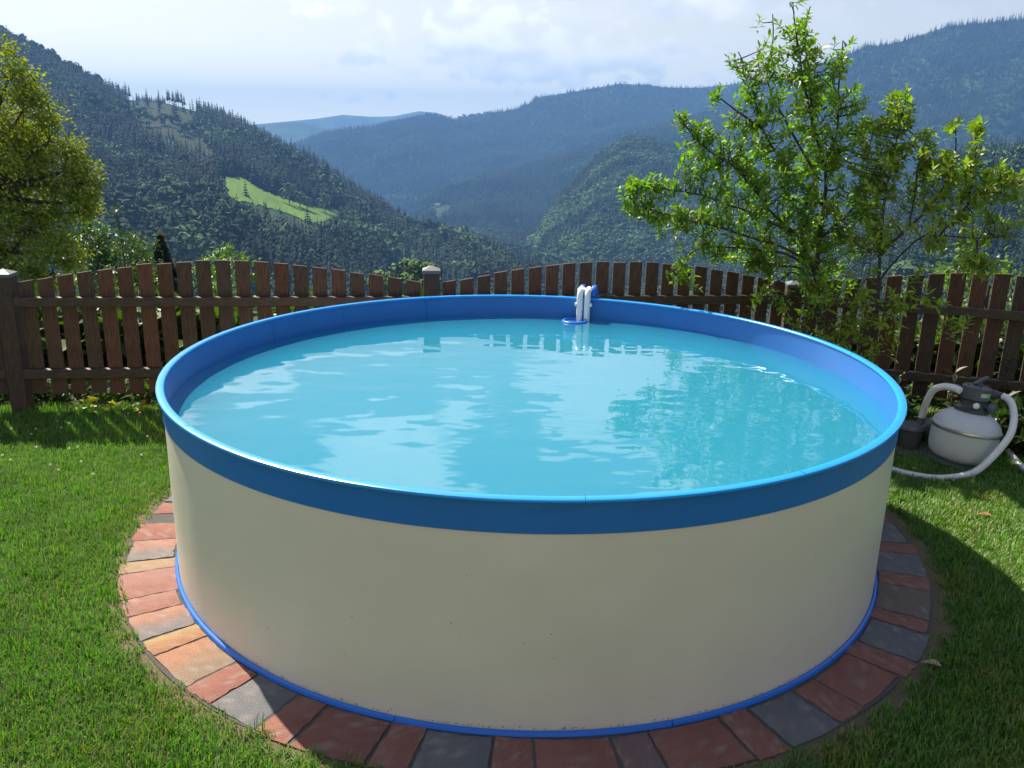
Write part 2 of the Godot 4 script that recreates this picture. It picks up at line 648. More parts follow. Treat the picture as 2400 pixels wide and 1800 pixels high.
func broadleaf_mesh(seed_: int, count: int, size: float) -> ArrayMesh:
	var q := RandomNumberGenerator.new()
	q.seed = seed_
	var mb := MB.new()
	mb.col = Color(0.7, 0.6, 0.5)
	mb.tube(PackedVector3Array([Vector3.ZERO, Vector3(0.01, 0.3, 0), Vector3(0, 0.6, 0)]), PackedFloat32Array([0.025, 0.018, 0.008]), 5, false)
	var lumps := []
	for k in 9:
		var a := q.randf() * TAU
		var y := q.randf_range(0.3, 0.82)
		var rr := 0.24 * sin(PI * clampf((y - 0.1) / 0.85, 0, 1)) + 0.03
		lumps.append([Vector3(cos(a) * rr, y, sin(a) * rr), q.randf_range(0.12, 0.2)])
	for k in count:
		var L: Array = lumps[k % lumps.size()]
		var o := Vector3(q.randfn(), q.randfn() + 0.25, q.randfn()).normalized()
		var at: Vector3 = L[0] + o * L[1] * q.randf_range(0.75, 1.1)
		var s := size * q.randf_range(0.6, 1.3)
		var e1 := o.cross(Vector3(q.randfn(), q.randfn(), q.randfn())).normalized()
		var e2 := (o.cross(e1) + o * q.randf_range(-0.7, 0.7)).normalized()
		mb.col = Color.WHITE * q.randf_range(0.75, 1.2)
		var nn := (o + Vector3(q.randfn(), q.randfn(), q.randfn()) * 0.12).normalized()
		mb.tri_n(at - e1 * s - e2 * s * 0.6, at + e1 * s - e2 * s * 0.5, at + e2 * s, nn, nn, nn)
	return mb.done(M["far foliage"])

func forest(L: Dictionary, called: String, label: String, count: int, conif: Array, broad: Array, vmax := 1.0) -> void:
	# scattered over the hill, thicker where it is farther away so that the ground is covered evenly
	var where := []
	var tint := []
	for k in conif.size() + broad.size():
		where.append([])
		tint.append(PackedColorArray())
	var dmax := interp(L.dist, L.az[0])
	for q in L.dist: dmax = maxf(dmax, q[1])
	for k in count:
		var az := rng.randf_range(L.az[0], L.az[1])
		var v := rng.randf() * vmax
		var q := hill_at(L, az, v)
		if L.has("floor"): q.y = ground_y(q.x, q.z)
		var d := Vector2(q.x, q.z).length()
		if rng.randf() > d / dmax: continue
		if L.has("open"):
			var e := Vector2(az, elev(q))
			var skip := false
			for o in L.open:
				if Geometry2D.is_point_in_polygon(e, o[0]) and rng.randf() < o[1]:
					skip = true
			if skip: continue
		var zone := relief.get_noise_2d(az * L.f * 1.7 + 90.0, v * 16.0)
		var leafy := rng.randf() < smoothstep(L.mix[0], L.mix[1], zone)
		var young := relief.get_noise_2d(az * L.f * 1.2 + 300.0, v * 9.0)
		var hgt: float = L.size * rng.randf_range(0.7, 1.2) * (0.75 if young > 0.25 else 1.0)
		var pick := rng.randi() % broad.size() + conif.size() if leafy else rng.randi() % conif.size()
		if leafy: hgt *= 0.85
		if rng.randf() < 0.1: hgt *= 1.25
		var wd := hgt * rng.randf_range(0.75, 1.5)
		where[pick].append(Transform3D(Basis(Vector3.UP, rng.randf() * TAU).scaled(Vector3(wd, hgt, wd)), q - Vector3(0, 0.3, 0)))
		var tone: float = L.get("tone", 1.0) * rng.randf_range(0.82, 1.18) * (1.0 + 1.1 * relief.get_noise_2d(az * L.f * 5.0 + 700.0, v * 30.0))
		if not leafy and rng.randf() < 0.03: tone *= 1.7
		tint[pick].append((Color(0.06, 0.1, 0.042) if leafy else Color(0.022, 0.04, 0.024)) * tone)
	var host := thing(called, label, "forest")
	host.set_meta("kind", "stuff")
	for k in where.size():
		if where[k].size():
			stuff("broadleaf_stand" if k >= conif.size() else "conifer_stand", broad[k - conif.size()] if k >= conif.size() else conif[k], where[k], tint[k], "", "", host)

func make_hills() -> void:
	relief.seed = 5
	relief.frequency = 0.2
	relief.fractal_octaves = 4
	var meadow := PackedVector2Array([Vector2(-18.36, -2.92), Vector2(-17.46, -2.97), Vector2(-16.39, -3.67), Vector2(-14.17, -4.53), Vector2(-12.45, -4.88), Vector2(-10.84, -5.11), Vector2(-12.49, -5.84), Vector2(-13.5, -5.75), Vector2(-15.34, -4.96), Vector2(-17.0, -4.53), Vector2(-18.1, -4.24), Vector2(-18.43, -3.53)])
	var meadow_keep := PackedVector2Array([Vector2(-18.5, -2.8), Vector2(-17.4, -2.9), Vector2(-16.3, -3.6), Vector2(-14.1, -4.45), Vector2(-12.4, -4.8), Vector2(-10.6, -5.1), Vector2(-12.4, -7.3), Vector2(-13.6, -7.3), Vector2(-15.5, -6.5), Vector2(-17.1, -6.0), Vector2(-18.3, -5.5), Vector2(-18.6, -3.5)])
	var clearing := PackedVector2Array([Vector2(-23.6, 1.5), Vector2(-21.87, 1.8), Vector2(-20.0, 1.6), Vector2(-19.7, 0.7), Vector2(-19.8, -0.38), Vector2(-19.0, -1.3), Vector2(-18.0, -2.2), Vector2(-19.6, -1.9), Vector2(-20.9, -0.9), Vector2(-22.1, -0.4), Vector2(-23.3, 0.6)])
	var felled := PackedVector2Array([Vector2(-23.6, 1.5), Vector2(-21.87, 1.8), Vector2(-20.0, 1.6), Vector2(-19.7, 0.7), Vector2(-19.8, -0.38), Vector2(-19.0, -1.3), Vector2(-18.0, -2.6), Vector2(-19.6, -2.6), Vector2(-21.0, -1.7), Vector2(-22.3, -1.1), Vector2(-23.6, 0.1)])
	var A := {"az": [-44.0, 3.4], "d0": 330.0, "y0": -97.0, "p": 1.12, "amp": 16.0, "f": 0.22, "tree": 14.0, "size": 20.0, "mix": [0.02, 0.42],
		"dist": [[-34.0, 1650.0], [-20.0, 1430.0], [-8.0, 1050.0], [0.0, 760.0], [3.4, 620.0]],
		"ridge": [[-44.0, 8.5], [-34.39, 6.8], [-31.93, 5.94], [-29.53, 4.99], [-27.43, 3.9], [-25.22, 2.71], [-23.6, 1.98], [-22.87, 1.98], [-21.37, 1.87], [-20.35, 1.62], [-18.27, 1.0], [-16.7, 0.28], [-15.09, -0.63], [-13.44, -1.39], [-12.33, -1.99], [-10.63, -3.3], [-8.88, -4.07], [-7.41, -5.15], [-6.21, -5.67], [-4.69, -6.01], [-3.46, -6.39], [-1.92, -7.06], [-0.36, -7.55], [1.51, -8.21], [3.4, -8.83]],
		"open": [[meadow_keep, 0.997], [felled, 0.97]]}
	var B := {"az": [-1.9, 22.0], "d0": 1000.0, "y0": -152.0, "p": 0.9, "amp": 22.0, "f": 0.3, "tree": 11.0, "size": 16.0, "mix": [-0.4, 0.1], "tone": 1.35,  # tone lightens the foliage colour to stand for haze and sunlight
		"dist": [[-1.9, 1300.0], [8.0, 1750.0], [22.0, 1750.0]],
		"ridge": [[-1.9, -8.64], [0.24, -7.08], [1.45, -5.85], [2.61, -4.03], [4.06, -2.38], [5.49, -0.9], [6.91, 0.07], [8.07, 0.29], [9.55, -0.1], [11.35, -0.91], [13.75, -2.27], [16.7, -3.59], [20.21, -5.41]]}
	var D := {"az": [-9.0, 36.0], "d0": 1700.0, "y0": -200.0, "p": 1.0, "amp": 60.0, "f": 0.25, "tree": 13.0, "size": 17.0, "mix": [0.2, 0.6],
		"dist": [[-9.0, 2300.0], [4.0, 2700.0], [36.0, 2900.0]],
		"ridge": [[-9.0, -5.8], [-8.01, -5.39], [-4.98, -3.43], [-3.47, -2.91], [-0.47, -2.1], [1.03, -1.6], [3.98, -0.56], [6.31, 0.29], [8.32, 0.92], [10.59, 1.43], [12.8, 2.12], [14.94, 3.0], [17.0, 3.93], [19.0, 4.83], [19.98, 5.22], [20.7, 5.54], [22.41, 5.73], [23.8, 6.19], [24.94, 6.54], [27.21, 6.69], [28.57, 6.77], [30.83, 7.01], [36.0, 6.76]]}
	var H := {"az": [-19.0, 20.0], "d0": 2650.0, "y0": -235.0, "p": 1.05, "amp": 80.0, "f": 0.28, "tree": 13.0, "size": 18.0, "mix": [0.1, 0.6],
		"dist": [[-19.0, 3700.0], [20.0, 3900.0]],
		"ridge": [[-19.0, -2.2], [-16.25, -1.42], [-13.69, -0.55], [-12.24, -0.02], [-10.51, 0.3], [-9.36, 0.38], [-7.89, 0.8], [-6.43, 1.14], [-5.4, 1.31], [-3.93, 0.97], [-2.6, 1.22], [-1.72, 1.44], [-0.24, 1.69], [0.78, 2.1], [1.21, 2.48], [3.41, 2.82], [4.57, 3.03], [6.44, 3.36], [8.17, 3.32], [9.32, 3.17], [11.59, 3.19], [13.52, 3.42], [16.46, 4.01], [20.0, 4.06]]}
	var E := {"az": [12.0, 42.0], "d0": 300.0, "y0": -80.0, "p": 1.1, "amp": 9.0, "f": 0.25, "tree": 13.0, "size": 17.0, "mix": [0.0, 0.5],
		"dist": [[12.0, 520.0], [25.0, 720.0], [42.0, 760.0]],
		"ridge": [[12.0, -9.4], [13.74, -8.69], [17.65, -7.28], [21.51, -5.06], [24.03, -2.46], [25.54, -0.82], [27.34, -0.05], [29.66, 0.1], [32.16, 0.59], [42.0, 1.1]]}
	var F := {"az": [-22.0, -6.0], "d0": 4300.0, "y0": -260.0, "p": 1.0, "amp": 60.0, "f": 0.3, "tree": 0.0, "dist": [[-22.0, 5600.0], [-6.0, 5600.0]],
		"ridge": [[-22.0, -0.6], [-18.36, -0.22], [-15.74, 0.24], [-14.48, 0.44], [-13.64, 0.48], [-12.52, 0.26], [-11.82, -0.01], [-10.55, -0.63], [-9.4, -1.32], [-6.0, -2.0]]}
	var G := {"az": [-22.0, 2.0], "d0": 5500.0, "y0": -300.0, "p": 1.0, "amp": 80.0, "f": 0.3, "tree": 0.0, "dist": [[-22.0, 7300.0], [2.0, 7300.0]],
		"ridge": [[-22.0, 0.0], [-18.34, 0.05], [-15.04, 0.42], [-12.78, 0.67], [-11.07, 0.96], [-9.34, 0.88], [-7.89, 0.94], [-6.72, 1.19], [-6.28, 1.29], [-5.25, 1.22], [-3.49, 0.72], [2.0, 0.0]]}
	var dark := Color(0.025, 0.042, 0.02)
	var green := Color(0.05, 0.085, 0.028)
	hill_mesh(A, "hill", "steep wooded hillside on the left", 240, 90, dark, green)
	hill_mesh(B, "hill", "rounded wooded spur right of the valley mouth", 120, 60, dark, green)
	hill_mesh(D, "hill", "long dark mountain flank climbing to the right edge", 160, 60, dark, green)
	hill_mesh(H, "hill", "blue ridge closing the valley", 160, 60, dark, green)
	hill_mesh(E, "hill", "dark wooded slope close on the right", 100, 50, dark, green)
	hill_mesh(F, "hill", "pale blue far hill", 100, 16, dark, green)
	hill_mesh(G, "hill", "palest far hill on the skyline", 120, 16, dark, green)
	setting("meadow", hill_patch(A, meadow, 0.1, 0.95, 0.07, 0.004, 0.8, Color(0.08, 0.155, 0.024), Color(0.115, 0.19, 0.034)), "bright green mown meadow on the left hillside")
	setting("clearing", hill_patch(A, clearing, 0.5, 1.0, 0.09, 0.004, 0.8, Color(0.04, 0.04, 0.025), Color(0.026, 0.045, 0.02)), "brownish felled clearing under the left ridge")
	var village := PackedVector2Array([Vector2(-5.1, -4.8), Vector2(-4.3, -4.6), Vector2(-4.4, -4.9), Vector2(-5.0, -5.12)])
	setting("meadow", hill_patch(D, village, 0.0, 0.8, 0.06, 0.006, 1.5, Color(0.045, 0.085, 0.02), Color(0.06, 0.1, 0.03)), "small valley meadow beside the far houses")
	D["open"] = [[PackedVector2Array([Vector2(-5.7, -4.6), Vector2(-4.2, -4.5), Vector2(-4.3, -5.2), Vector2(-5.2, -5.5)]), 1.0]]
	var conif := [conifer_mesh(1, 8, 7, 0.17), conifer_mesh(2, 7, 7, 0.2), conifer_mesh(3, 9, 6, 0.14, 0.15), conifer_mesh(6, 6, 8, 0.24, 0.05)]
	var broad := [broadleaf_mesh(4, 130, 0.075), broadleaf_mesh(5, 120, 0.085)]
	forest(A, "left_forest", "dark mixed forest over the left hillside", 50000, conif, broad)
	forest(B, "spur_forest", "leafy forest, its colour lightened for haze and sun, on the rounded spur right of the valley", 26000, conif, broad)
	forest(D, "mountain_forest", "blue dark forest over the long right-hand mountain", 60000, conif, broad)
	forest(H, "ridge_forest", "hazy forest on the ridge closing the valley", 60000, conif, broad)
	forest(E, "slope_forest", "dark forest on the near slope behind the right fence", 15000, conif, broad)
	var K := {"floor": true, "az": [-14.0, 18.0], "d0": 380.0, "y0": -105.0, "p": 1.0, "amp": 0.0, "f": 0.3, "tree": 0.0, "size": 15.0, "mix": [-0.1, 0.4], "dist": [[-9.0, 1650.0], [13.0, 1650.0]], "ridge": [[-9.0, -6.15], [13.0, -6.15]]}
	forest(K, "valley_forest", "mixed forest on the valley floor between the hills", 24000, conif, broad)
	# trees that stand out singly along the crest of the left ridge
	var protos := [conifer_mesh(21, 11, 7, 0.2, 0.1), conifer_mesh(22, 9, 7, 0.25, 0.06), conifer_mesh(23, 8, 6, 0.17, 0.35)]
	var first := []
	for k in 3: first.append(null)
	for k in 74:
		var az := rng.randf_range(-29.6, -4.0)
		if az > -23.9 and az < -19.6: az = rng.randf_range(-19.4, -5.0)
		var q := hill_at(A, az, rng.randf_range(0.985, 1.0))
		var kind := rng.randi() % 3
		ridge_tree(protos[kind], q, rng.randf_range(15, 24), "dark conifer standing out along the crest of the left ridge", "conifers along the crest of the left ridge")
	for k in 7:
		var q := hill_at(A, -21.35 + k * 0.16 + rng.randf_range(-0.05, 0.05), 1.0)
		ridge_tree(protos[2], q, rng.randf_range(20, 27), "tall bare-stemmed pine in the dense clump above the clearing on the left ridge", "pines in the clump above the clearing")
	for k in 4:
		var q := hill_at(A, -23.9 + k * 0.17, 1.0)
		ridge_tree(protos[2], q, rng.randf_range(20, 30), "thin tall conifer at the left edge of the clearing on the ridge", "thin conifers left of the clearing")
	for k in 16:
		var q := hill_at(A, -23.0 + k * 0.1, 1.0)
		ridge_tree(protos[1], q, rng.randf_range(8, 14), "low conifer in the row topping the clearing on the left ridge", "low conifers in the row above the clearing")
	# round trees on the upper edge of the meadow
	var bl := [broadleaf_mesh(31, 420, 0.045), broadleaf_mesh(32, 380, 0.05)]
	var spots := [[-14.6, -4.25, 22.0, "largest round pale tree at the upper edge of the bright meadow"], [-13.95, -4.45, 17.0, "second round tree from the left at the upper edge of the bright meadow"], [-13.5, -4.62, 15.0, "smallest round tree at the upper edge of the bright meadow"], [-12.4, -4.75, 20.0, "round tree standing alone at the right end of the bright meadow's upper edge"]]
	for s in spots:
		var v := 0.1
		while v < 1.0 and elev(hill_at(A, s[0], v)) < s[1] - 0.35: v += 0.004
		var o := solo("meadow_tree", bl[rng.randi() % 2], s[3], "tree", hill_at(A, s[0], v))
		o.scale = Vector3.ONE * s[2]
		tint_mesh(o, Color(0.13, 0.18, 0.07))
	make_houses(D)

func ridge_tree(mesh: ArrayMesh, at: Vector3, h: float, label: String, group: String) -> void:
	var key := mesh.get_instance_id()
	if not M.has(key):
		var c := mesh.duplicate()
		var m: StandardMaterial3D = M["far foliage"].duplicate()
		m.albedo_color = lin(0.028, 0.046, 0.026)
		c.surface_set_material(0, m)
		M[key] = c
	var o := solo("ridge_conifer", M[key], label, "conifer", at - Vector3(0, 0.5, 0), group)
	o.rotation.y = rng.randf() * TAU
	o.scale = Vector3(h * rng.randf_range(0.8, 1.2), h, h * rng.randf_range(0.8, 1.2))

func tint_mesh(o: MeshInstance3D, c: Color) -> void:
	var m: StandardMaterial3D = o.mesh.surface_get_material(0).duplicate()
	m.albedo_color = c.linear_to_srgb()
	o.material_override = m

func house(called: String, label: String, at: Vector3, s: Vector3, wall: Color, roof: Color, turn: float) -> void:
	var t := thing(called, label, "house", at)
	t.rotation.y = turn
	var w := MB.new()
	w.col = wall
	w.box(Vector3(s.x, s.y, s.z), 0.05, Transform3D(Basis.IDENTITY, Vector3(0, s.y * 0.5, 0)))
	part("wall", w.done(M["house"]), t)
	var r := MB.new()
	r.col = roof
	var a := s.x * 0.5 + 0.6
	var b := s.z * 0.5 + 0.8
	var y := s.y + 0.02
	var top := s.y + s.z * 0.42
	for sg in [-1.0, 1.0]:
		r.quad(Vector3(-a * sg, y - 0.4, b * sg), Vector3(a * sg, y - 0.4, b * sg), Vector3(a * sg, top, 0), Vector3(-a * sg, top, 0))
		r.tri(Vector3(a * sg, y - 0.4, b * sg), Vector3(a * sg, y - 0.4, -b * sg), Vector3(a * sg, top, 0))
	part("roof", r.done(M["house"]), t)
	for k in 3:
		var wi := MB.new()
		wi.col = Color(0.05, 0.06, 0.08)
		wi.box(Vector3(1.3, 1.6, 0.1), 0.01)
		part("window", wi.done(M["house"]), t, Vector3((k - 1) * s.x * 0.3, s.y * 0.55, s.z * 0.5 + 0.03))

func make_houses(D: Dictionary) -> void:
	var v := 0.05
	while v < 1.0 and elev(hill_at(D, -5.45, v)) < -4.93: v += 0.004
	house("farmhouse", "pale farmhouse in the distant valley, left of its neighbour", hill_at(D, -5.45, v), Vector3(12, 5, 9), Color(0.35, 0.34, 0.32), Color(0.08, 0.07, 0.07), 0.2)
	house("farmhouse", "pale farmhouse in the distant valley beside the small meadow", hill_at(D, -5.12, v + 0.01), Vector3(14, 6, 9), Color(0.36, 0.35, 0.33), Color(0.08, 0.07, 0.07), -0.3)
	house("valley_house", "red-roofed white house in the valley, seen between pickets right of the skimmer", Vector3(sin(deg_to_rad(7.75)), 0, -cos(deg_to_rad(7.75))) * 860.0 + Vector3(0, valley(860.0), 0), Vector3(14, 7, 10), Color(0.7, 0.68, 0.64), Color(0.36, 0.1, 0.06), 0.3)

# ---------------------------------------------------------------- paving

func make_paving() -> void:
	var bed := MB.new()
	bed.lathe([Vector2(2.0, 0.015), Vector2(1.6, 0.015)], 128)
	var ring := setting("paving", bed.done(M["joint grit"]), "ring of clay pavers round the foot of the pool")
	ring.position = C
	var edge := MB.new()
	var p := PackedVector3Array()
	var f := FastNoiseLite.new()
	f.frequency = 1.2
	f.fractal_octaves = 4
	for k in 3:
		for i in 241:
			var a := TAU * (i % 240) / 240
			var rr: float = [2.115, 2.05, 1.99][k]
			if k == 0: rr += 0.05 * f.get_noise_2d(cos(a) * 6.0, sin(a) * 6.0)
			p.append(Vector3(cos(a) * rr, [0.002, 0.014, 0.01][k] + 0.006 * f.get_noise_2d(cos(a) * 30.0, sin(a) * 30.0 + k), sin(a) * rr))
	edge.grid(p, 241, 3, true, PackedColorArray(), true)
	part("sand_border", edge.done(M["thatch"]), ring)
	# joints between pavers (degrees round the pool), then the same rhythm out of sight behind
	var joints := [174.6, 169.0, 162.2, 159.0, 151.8, 147.3, 141.2, 137.3, 129.6, 125.1, 118.4, 114.0, 105.7, 101.5, 94.0, 89.6, 81.1, 76.7, 67.8, 63.6, 56.3, 52.1, 43.8, 39.8, 32.8, 29.2, 21.3, 17.3, 10.5, 6.9]
	var kinds := ["red", "mixed", "tan", "pink", "pink", "greyed", "yellow", "salmon", "red", "grey", "red", "brown", "red", "grey", "red", "red", "purple", "red", "red", "grey", "red", "red", "red", "grey", "red", "stone", "red", "grey", "red"]
	var tone := {"red": [Color(0.33, 0.14, 0.105), Color(0.31, 0.125, 0.095)], "mixed": [Color(0.4, 0.2, 0.15), Color(0.22, 0.2, 0.2)], "tan": [Color(0.4, 0.27, 0.17), Color(0.42, 0.28, 0.18)], "pink": [Color(0.38, 0.19, 0.155), Color(0.35, 0.16, 0.125)],
		"greyed": [Color(0.43, 0.22, 0.15), Color(0.23, 0.21, 0.21)], "yellow": [Color(0.45, 0.3, 0.14), Color(0.4, 0.2, 0.11)], "salmon": [Color(0.44, 0.22, 0.13), Color(0.3, 0.22, 0.15)], "grey": [Color(0.19, 0.19, 0.2), Color(0.17, 0.175, 0.19)],
		"brown": [Color(0.3, 0.12, 0.09), Color(0.27, 0.11, 0.085)], "purple": [Color(0.26, 0.15, 0.14), Color(0.22, 0.15, 0.15)], "stone": [Color(0.22, 0.17, 0.13), Color(0.2, 0.165, 0.13)]}
	for k in joints.size() - 1:
		paver(ring, joints[k + 1], joints[k], tone[kinds[k]])
	var a := 6.9
	var k2 := 0
	while a > -180.0:
		var wd := 7.6 if k2 % 2 == 0 else 4.2
		var lo := a - wd
		if lo < -186.0: break
		paver(ring, lo, a, tone[["grey", "red", "red", "red", "salmon", "red"][k2 % 6]])
		a = lo
		k2 += 1

func paver(ring: Node3D, lo: float, hi: float, two: Array) -> void:
	var mb := MB.new()
	var f := FastNoiseLite.new()
	f.seed = int(hi * 10.0)
	f.frequency = 1.0
	var nu := 8
	var nv := 10
	var p := PackedVector3Array()
	var cols := PackedColorArray()
	var r0 := 1.775 + rng.randf_range(-0.01, 0.008)
	var r1 := 1.995 + rng.randf_range(-0.018, 0.022)
	var gap := 0.006 / 1.88
	var tilt := rng.randf_range(-0.003, 0.003)
	for j in nv:
		for i in nu:
			var s := float(i) / (nu - 1)
			var t := float(j) / (nv - 1)
			var wob := (0.004 * f.get_noise_2d(s * 3.0, t * 4.0 + 9.0) + 0.003 * f.get_noise_2d(s * 9.0, t * 14.0)) * absf(s - 0.5) * 2.0
			var a := lerpf(deg_to_rad(lo) + gap, deg_to_rad(hi) - gap, s) + wob
			var rr := lerpf(r0, r1, t) + 0.009 * f.get_noise_2d(s * 6.0 + 20.0, t * 3.0)
			var edge := minf(minf(s, 1 - s) * 2.0, minf(t, 1 - t) * 3.0)
			var y := 0.02 + tilt * (s - 0.5) * 2.0 - 0.0022 * (1.0 - smoothstep(0.0, 0.3, edge)) + 0.0018 * f.get_noise_2d(s * 8.0, t * 8.0 + 5.0)
			p.append(Vector3(cos(a) * rr, y, sin(a) * rr))
			var c := (two[0] as Color).lerp(two[1], smoothstep(0.2, 0.8, 1.0 - s + 0.35 * f.get_noise_2d(s * 4.0, t * 4.0)))
			# pale lime bloom in patches
			c = c.lerp(Color(0.42, 0.36, 0.33), 0.55 * smoothstep(0.18, 0.55, f.get_noise_2d(s * 6.0 + 70.0, t * 7.0)))
			cols.append(c * (1.0 + 0.22 * f.get_noise_2d(s * 9.0, t * 9.0 + 60.0)))
	mb.grid(p, nu, nv, true, cols)
	var ring_ix := []
	for i in nu: ring_ix.append(i)
	for j in range(1, nv): ring_ix.append(j * nu + nu - 1)
	for i in range(nu - 2, -1, -1): ring_ix.append((nv - 1) * nu + i)
	for j in range(nv - 2, -1, -1): ring_ix.append(j * nu)
	var mid := (p[0] + p[nu * nv - 1]) * 0.5
	for k in ring_ix.size() - 1:
		var a := p[ring_ix[k]]
		var b := p[ring_ix[k + 1]]
		mb.col = cols[ring_ix[k]] * 0.9
		mb.oquad(a, b, Vector3(b.x, -0.02, b.z), Vector3(a.x, -0.02, a.z), mid)
	part("paver", mb.done(M["brick"]), ring)

# ---------------------------------------------------------------- pool

func arc_parts(called: String, parent: Node3D, prof: Array, joints: Array, m: Material, gap: float) -> void:
	for k in joints.size():
		var a: float = deg_to_rad(joints[k]) + gap
		var b: float = deg_to_rad(joints[(k + 1) % joints.size()]) - gap
		if b < a: b += TAU
		var mb := MB.new()
		mb.lathe(prof, maxi(6, int((b - a) * 24.0)), a, b, true)
		part(called, mb.done(m), parent)

func make_pool() -> void:
	var t := thing("swimming_pool", "round above-ground pool with cream steel wall, blue liner and blue plastic rim", "swimming pool", C)
	var w := MB.new()
	var dent := FastNoiseLite.new()
	dent.frequency = 1.0
	dent.fractal_octaves = 2
	var wp := PackedVector3Array()
	for j in 19:
		for i in 361:
			var a := TAU * (i % 360) / 360
			var rr := R + 0.0014 * dent.get_noise_2d(cos(a) * 3.0 + 5.0 * sin(a), j * 0.09) * sin(PI * j / 18.0)
			wp.append(Vector3(cos(a) * rr, lerpf(0.018, 0.885, j / 18.0), sin(a) * rr))
	w.grid(wp, 361, 19, true, PackedColorArray(), true)
	part("wall", w.done(M["cream steel"]), t)
	var l := MB.new()
	l.lathe([Vector2(R - 0.006, 0.885), Vector2(R - 0.006, 0.5), Vector2(R - 0.006, 0.05), Vector2(R - 0.03, 0.022), Vector2(R - 0.2, 0.02), Vector2(0.02, 0.02)], 192)
	var ln := part("liner", l.done(M["liner"]), t)
	for a in [208.6, 227.0, 247.0, 285.0]:
		var s := MB.new()
		var rr := R - 0.0065
		s.lathe([Vector2(rr, 0.87), Vector2(rr, 0.3)], 2, deg_to_rad(a - 0.02), deg_to_rad(a + 0.02))
		var q := MB.new()
		var lean := deg_to_rad(0.8)
		var p := PackedVector3Array()
		for j in 6:
			for i in 5:
				var an: float = deg_to_rad(a) + lean * (j / 5.0 - 0.5) + (i - 2) * 0.0016
				var r2: float = rr - [0.0, 0.002, 0.005, 0.002, 0.0][i]
				p.append(Vector3(cos(an) * r2, 0.885 - j * 0.13, sin(an) * r2))
		q.grid(p, 5, 6, true)
		part("fold", q.done(M["liner"]), ln)
	# the liner's edge turned over the outside of the wall, slightly rumpled under the rim
	var b := MB.new()
	var f := FastNoiseLite.new()
	f.frequency = 1.0
	f.fractal_octaves = 3
	var bp := PackedVector3Array()
	for j in 9:
		for i in 361:
			var a := TAU * (i % 360) / 360
			var tt := j / 8.0
			var rum := maxf(0.0, f.get_noise_2d(a * 9.0 + tt * 2.0, tt * 1.4)) * 0.006 * tt * tt
			var rr := R + 0.004 + rum
			bp.append(Vector3(cos(a) * rr, lerpf(0.775, 0.888, tt), sin(a) * rr))
	b.grid(bp, 361, 9, true, PackedColorArray(), true)
	part("liner_overlap", b.done(M["liner"]), t, Vector3.ZERO, "blue strip of liner turned over the outside of the wall")
	var prof := []
	for q in [[0.008, 0.888], [0.019, 0.888], [0.023, 0.891], [0.0245, 0.896], [0.0225, 0.901], [0.016, 0.904], [0.004, 0.905], [-0.005, 0.904], [-0.010, 0.901], [-0.0125, 0.896], [-0.011, 0.890], [-0.007, 0.887]]:
		prof.append(Vector2(R + q[0], q[1]))
	arc_parts("rim_section", t, prof, [27.0, 58.5, 85.0, 139.0, 176.0, 214.0, 248.0, 282.5, 318.0, 353.0], M["rim plastic"], 0.001)
	var tr := []
	for q in [[0.004, 0.002], [0.014, 0.006], [0.018, 0.015], [0.014, 0.026], [0.006, 0.030], [0.002, 0.028]]:
		tr.append(Vector2(R + q[0], q[1] + 0.004))
	arc_parts("bottom_track", t, tr, [15.0, 47.0, 73.5, 105.5, 132.5, 170.0, 215.0, 262.0, 310.0], M["track plastic"], 0.001)
	# grass clippings stuck to the foot of the wall
	var g := MB.new()
	for k in 420:
		var a := rng.randf_range(deg_to_rad(5.0), deg_to_rad(175.0))
		var y := 0.036 + absf(rng.randfn()) * 0.004
		if k > 380: y = rng.randf_range(0.05, 0.7)
		var s := rng.randf_range(0.0012, 0.003)
		var o := Vector3(cos(a), 0, sin(a))
		var e := Vector3(-sin(a), 0, cos(a))
		var at := o * (R + 0.002) + Vector3(0, y, 0)
		g.col = Color(0.03, 0.03, 0.02)
		g.otri(at - e * s, at + e * s * rng.randf_range(0.3, 1.0), at + Vector3(0, s * rng.randf_range(1.0, 3.5), 0) + e * s * rng.randf_range(-1, 1) + o * 0.001, Vector3.ZERO)
	var gc := part("clippings", g.done(M["ground"]), t)
	gc.set_meta("kind", "stuff")
	# water
	var wt := thing("water", "clear turquoise pool water with a gently rippled surface", "water", C)
	wt.set_meta("kind", "structure")
	var s := MB.new()
	var p := PackedVector3Array()
	var n1 := FastNoiseLite.new()
	n1.seed = 8
	n1.frequency = 1.0
	n1.fractal_octaves = 2
	var nr := 150
	var na := 420
	for j in nr + 1:
		var r := (R - 0.007) * j / nr
		for i in na + 1:
			var a := TAU * (i % na) / na
			var x := cos(a) * r
			var z := sin(a) * r
			var y := 0.0011 * n1.get_noise_2d(x * 2.2, z * 4.2) + 0.0004 * n1.get_noise_2d(x * 7.0 + 9.0, z * 11.0) * (0.5 + 0.8 * smoothstep(-0.3, 0.9, x))
			p.append(Vector3(x, WATER + y, z))
	s.grid(p, na + 1, nr + 1, true, PackedColorArray(), true)
	part("water_surface", s.done(M["water"]), wt)
	var fv := FogVolume.new()
	fv.name = "cloudy_water"
	fv.shape = RenderingServer.FOG_VOLUME_SHAPE_CYLINDER
	fv.size = Vector3((R - 0.02) * 2.0, WATER - 0.03, (R - 0.02) * 2.0)
	fv.position = Vector3(0, 0.022 + (WATER - 0.03) * 0.5, 0)
	var fm := FogMaterial.new()
	fm.resource_name = "cloudy water"
	fm.albedo = lin(0.06, 0.65, 1.0)
	fm.density = 2.4
	fv.material = fm
	wt.add_child(fv)

# ---------------------------------------------------------------- fences

